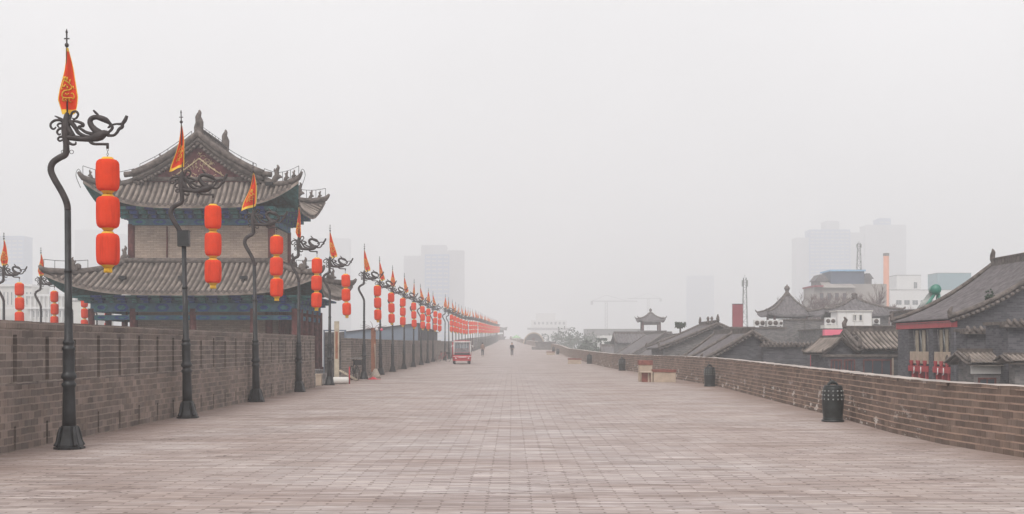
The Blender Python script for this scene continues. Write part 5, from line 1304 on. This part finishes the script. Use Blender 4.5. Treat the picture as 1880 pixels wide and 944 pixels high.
# bare trees and green trees
def bare_tree(px, d, py_top, spread, lb, n=7, seed=0, zb=-12):
    rnd = random.Random(seed); t = thing('bare_tree', lb, 'tree', (X(px,d),d,zb)); H = Z(py_top,d)-zb
    tr = MB(); tr.tube([(0,0,0),(.1,0,H*.3),(0,.1,H*.55)], [.28,.2,.15], 7); tr.build('trunk', M_trunk, t)
    cr = MB()
    def br(p, dr, l, r_, dep):
        q = p+dr*l*.5+Vector((rnd.uniform(-.1,.1),)*3)*l; e = p+dr*l
        cr.tube([p,q,e], [r_,r_*.8,r_*.5], 3 if dep < 3 else 4, 0, 1)
        if dep == 0: return
        for _ in range(3 if dep > 1 else 5):
            nd = (dr+Vector((rnd.uniform(-.75,.75),rnd.uniform(-.75,.75),rnd.uniform(-.15,.6)))).normalized(); br(p+dr*l*rnd.uniform(.45,1), nd, l*rnd.uniform(.55,.8), max(.022, r_*.6), dep-1)
    for k in range(n):
        a = 2*math.pi*k/n; dr = Vector((math.cos(a)*spread,math.sin(a)*spread,1)).normalized(); br(Vector((0,0,H*rnd.uniform(.6,.76))), dr, H*.15, .13, 4)
    cr.build('crown', M_twig, t); return t
btn = 0
for i, (px, d, py, s_) in enumerate(((1480,170,545,.8),(1516,160,548,.9),(1545,175,545,.9),(1575,165,540,.9),(1606,172,548,.9),(1635,180,560,.8))):
    bare_tree(px, d, py, s_, ['brownish bare tree beside the dark pavilion finial','bare tree in front of the tan building, nearest the pavilion','bare tree before the middle of the tan building','bare tree rising behind the temple finial','bare tree at the chimney end of the tan building','thin bare tree at the foot of the orange chimney'][i], 8, i)
def leafy(px, d, py_top, rad, lb, seed, zb=-12, trunk=True, n=900, group=None, mat=None, ls=.28):
    rnd = random.Random(seed); t = thing('tree', lb, 'tree', (X(px,d),d,zb), 0, group); H = Z(py_top,d)-zb
    tr = MB(); tr.tube([(0,0,0),(.1,0,H*.4),(0,0,H*.8)], [.25,.2,.08], 7)
    for k in range(5):
        a = k*1.26; tr.tube([(0,0,H*.55),(math.cos(a)*rad*.5,math.sin(a)*rad*.5,H*.75)], [.1,.04], 5, 0, 1)
    tr.build('trunk', M_trunk, t)
    cr = MB(); cl = [(Vector((rnd.gauss(0,rad*.42),rnd.gauss(0,rad*.42),H-rad*.9+rnd.gauss(0,rad*.35))), rnd.uniform(.25,.5)*rad) for _ in range(14)]
    for k in range(n):
        c, r_ = rnd.choice(cl); v = Vector((rnd.gauss(0,1),rnd.gauss(0,1),rnd.gauss(0,1))).normalized()*r_*rnd.uniform(.6,1.05); p = c+v
        if p.z > H: p.z = H-rnd.uniform(0,.3)
        a = Vector((rnd.uniform(-1,1),rnd.uniform(-1,1),rnd.uniform(-1,1))).normalized()*ls; b_ = a.cross(Vector((rnd.uniform(-1,1),rnd.uniform(-1,1),rnd.uniform(-1,1)))).normalized()*ls*.6
        cr.face([p-a,p-b_,p+a,p+b_])
    cr.build('crown', mat or M_leaf, t); return t
tl = [(1048,300,598,4.5,'hazy dark tree right beside the vaulted arch'),(1070,280,606,4.5,'hazy tree second from the vaulted arch behind the parapet'),(1092,255,612,4,'hazy tree third from the vaulted arch behind the parapet'),(1120,225,627,3,'hazy tree in front of the small white building'),(1085,200,622,3,'low hazy tree just above the parapet wave'),(1125,195,628,3,'low hazy tree at the foot of the distant roofs'),(1030,330,606,4,'faint tree behind the low grey booth')]
for i, (px, d, py, r_, lb) in enumerate(tl): leafy(px, d, py, r_, lb, i, group=None)
t = leafy(1249, 114, 589, .1, 'small round-topped palm-like tree standing alone over the slate roofs', 20, n=10)
for c in kids(t):
    if c.name.startswith('crown'): bpy.data.objects.remove(c)
b = MB(); rnd = random.Random(3); Hh = Z(589,114)+12
for k in range(60):
    a = rnd.uniform(0,6.3); l = rnd.uniform(.6,.85); z = Hh-.65
    c_ = Vector((rnd.gauss(0,1),rnd.gauss(0,1),rnd.gauss(0,.7))).normalized()*rnd.uniform(.2,.5); c_.z *= .75; b.ball((c_.x,c_.y,Hh-.42+c_.z), .1, 5)
    b.tube([(0,0,z),(math.cos(a)*l*.6,math.sin(a)*l*.6,z+rnd.uniform(.1,.5)),(math.cos(a)*l*.7,math.sin(a)*l*.7,z+rnd.uniform(-.1,.6))], [.05,.06,.02], 4, 0, 1, .3)
b.build('crown', M_leaf, t)
b = MB(); b.tube([(.05,0,Hh-4),(.0,0,Hh-2),(.0,0,Hh-.5)], [.12,.09,.08], 7); b.build('upper_trunk', M_trunk, t)

# arch, gate hall and booth in the far haze
t = thing('vaulted_arch', 'round-topped vaulted arch entrance at the far end of the walkway', 'arch', (X(980,300),300,Z(632,300)))
r0 = 19.5/F*300; b = MB(); n = 20
for k in range(n):
    a0, a1 = math.pi*k/n, math.pi*(k+1)/n; hh = .15*r0
    for (ra, rb, y) in ((r0, r0*.9, -.3),):
        p = lambda r_, a, y: (r_*math.cos(a), y, r_*1.12*math.sin(a))
        b.face([p(ra,a0,y),p(ra,a1,y),p(rb,a1,y),p(rb,a0,y)][::-1]); b.face([p(ra,a0,y),p(ra,a1,y),p(ra,a1,6),p(ra,a0,6)]); b.face([p(rb,a0,y),p(rb,a1,y),p(rb,a1,6),p(rb,a0,6)])
b.build('vault', M_stone, t)
b = MB(); b.face([(r0*.9*math.cos(math.pi*k/n), 1.5, r0*1.01*math.sin(math.pi*k/n)) for k in range(n+1)]); b.build('back_wall', M_greyd, t)
b = MB(); b.box(-.4,.4,1.4,1.5,0,1.6); b.build('door', M_redw, t)
t = thing('ticket_booth', 'low grey booth block on the parapet side near the vaulted arch', 'booth', (X(1002,200),200,gz(200)))
b = MB(); b.box(-1.6,1.6,0,4,0,1.15); b.build('walls', M_greyd, t); b = MB(); b.box(-1.75,1.75,-.15,4.15,1.15,1.35); b.build('roof', M_tileb, t)
b = MB(); b.box(-2.3,-1.6,.2,3,0,.5); b.build('step', M_greyd, t)
t = thing('gate_hall', 'faint white hall with a row of square windows above the vaulted arch', 'building', (X(1008,760),760,-12))
k5 = 760/F; b = MB(); b.box(-33*k5,33*k5,0,12,0,Z(588,760)+12); b.box(-40*k5,40*k5,-1,0,0,Z(608,760)+12); b.box(-24*k5,12*k5,1,10,0,Z(575,760)+12); b.build('walls', M_white, t)
for k in range(8):
    win(t, (-28+k*7.6)*k5, (-24+k*7.6)*k5, Z(596,760)+12, Z(591,760)+12, 0, mat=M_cream, bars=1)
b = MB(); b.box(-40*k5,40*k5,-1.3,-1,Z(606,760)+12,Z(602,760)+12); b.build('eave_band', M_tileb, t)
pavilion('gate_tower', 'faint gate tower with tiled roof rising over the far end of the lamp row', 912, 420, 3.4, 606, 598, 592, 618, 1, .8)['category'] = 'tower'

# skyline towers
def skyline(lb, d, parts, mats, zb=-12, wind=True):
    px0 = parts[0][0]; t = thing('tower_block', lb, 'tower block', (X(px0,d),d,zb))
    for i, (a, c, py, dy) in enumerate(parts):
        x0, x1 = X(a,d)-X(px0,d), X(c,d)-X(px0,d); z = Z(py,d)-zb
        b = MB(); b.box(x0,x1,dy,dy+18,0,z)
        fl_ = 0
        while fl_*3.2 < z-2:
            fl_ += 1; b.box(x0-.15,x1+.15,dy-.25,dy,fl_*3.2,fl_*3.2+1.3, 1)
        n = max(2, int((x1-x0)/4))
        for k in range(n+1): xx = x0+(x1-x0)*k/n; b.box(xx-.5,xx+.5,dy-.5,dy-.26,0,z, 0)
        b.box(x0-.3,x1+.3,dy-.6,dy+18.3,z,z+1.2, 0)
        b.build('block', [mats[i % len(mats)], M_bldB], t)
    return t
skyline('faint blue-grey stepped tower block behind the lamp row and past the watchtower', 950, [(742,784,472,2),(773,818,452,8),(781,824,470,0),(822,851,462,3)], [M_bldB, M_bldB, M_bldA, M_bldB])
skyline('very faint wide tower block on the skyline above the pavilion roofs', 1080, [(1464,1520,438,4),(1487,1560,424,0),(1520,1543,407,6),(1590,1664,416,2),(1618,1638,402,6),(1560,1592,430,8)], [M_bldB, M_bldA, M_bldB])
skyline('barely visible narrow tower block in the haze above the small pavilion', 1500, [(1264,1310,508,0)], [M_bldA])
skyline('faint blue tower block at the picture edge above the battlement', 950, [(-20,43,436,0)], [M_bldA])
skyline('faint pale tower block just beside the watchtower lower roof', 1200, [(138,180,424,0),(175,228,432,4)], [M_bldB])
skyline('faint tower block seen behind the watchtower corner and lamp posts', 1200, [(560,640,440,0)], [M_bldB])
# white colonnaded building beyond the terrace
t = thing('white_building', 'pale classical building with tall narrow windows beyond the battlement', 'building', (X(80,260),260,-12))
k2 = 260/F; f0 = lambda px: X(px,260)-X(80,260); zz = lambda py: Z(py,260)+12
b = MB(); b.box(f0(-60),f0(58),0,10,0,zz(526)); b.box(f0(58),f0(175),-2,10,0,zz(545)); b.build('walls', M_cream, t)
b = MB(); b.box(f0(-62),f0(60),-.4,10,zz(526),zz(522)); b.box(f0(56),f0(178),-2.4,10,zz(545),zz(541)); b.box(f0(-62),f0(178),-2.9,-2,zz(568),zz(565)); b.build('cornice', M_white, t)
b = MB()
for k in range(14): b.box(f0(64+k*8),f0(66+k*8),-2.5,-2,0,zz(545))
b.build('pilasters', M_white, t)
for k in range(8): win(t, f0(6+k*7), f0(9+k*7), zz(560), zz(536), 0, mat=M_white, bars=1)
for k in range(13): win(t, f0(67.5+k*8), f0(70.5+k*8), zz(583), zz(571), -2, mat=M_white, bars=1)
t = flat_block('building', 'pale low building between the terrace lamp posts and the watchtower columns', 130, 176, 552, 180, 8, M_cream, 'building', True)

# tower cranes
def crane(px, d, py_top, jib, lb, sgn=1):
    t = thing('tower_crane', lb, 'crane', (X(px,d),d,-12)); z = Z(py_top,d)+12; b = MB()
    for sx in (-1,1):
        for sy in (-1,1): b.tube([(sx*.9,sy*.9,0),(sx*.9,sy*.9,z)], .22, 4, 0, 1)
    k = 0
    while k < z: b.tube([(-.9,-.9,k),(.9,-.9,k+3)], .14, 4, 0, 1); k += 3
    b.build('mast', M_ironf, t)
    b = MB(); b.tube([(-sgn*12,0,z),(sgn*jib,0,z)], .35, 4, 0, 1); b.tube([(-sgn*12,0,z+.1),(0,0,z+5),(sgn*jib*.7,0,z)], .15, 4, 0, 1); b.box(-sgn*12-1,-sgn*12+1,-1,1,z-3,z) ; b.build('jib', M_ironf, t)
crane(1113, 1000, 553, 26, 'faint tower crane with level jib in the haze beyond the trees', 1)
crane(1190, 1150, 548, 20, 'fainter tower crane above the small pavilion', -1)

# ------------------------------------------------------------------ haze
hm = bpy.data.materials.new('haze'); hm.use_nodes = True; tt = hm.node_tree; tt.nodes.clear()
oo = tt.nodes.new('ShaderNodeOutputMaterial'); pv = tt.nodes.new('ShaderNodeVolumePrincipled'); tt.links.new(pv.outputs[0], oo.inputs['Volume'])
pv.inputs['Color'].default_value = (.97,.973,.988,1); pv.inputs['Density'].default_value = .00195; pv.inputs['Anisotropy'].default_value = 0.0
b = MB(); b.box(-900,1150,-60,1700,-13,175); hz = b.build('haze', hm); tag(hz, 'pale grey haze filling the air', 'haze', kind='stuff')
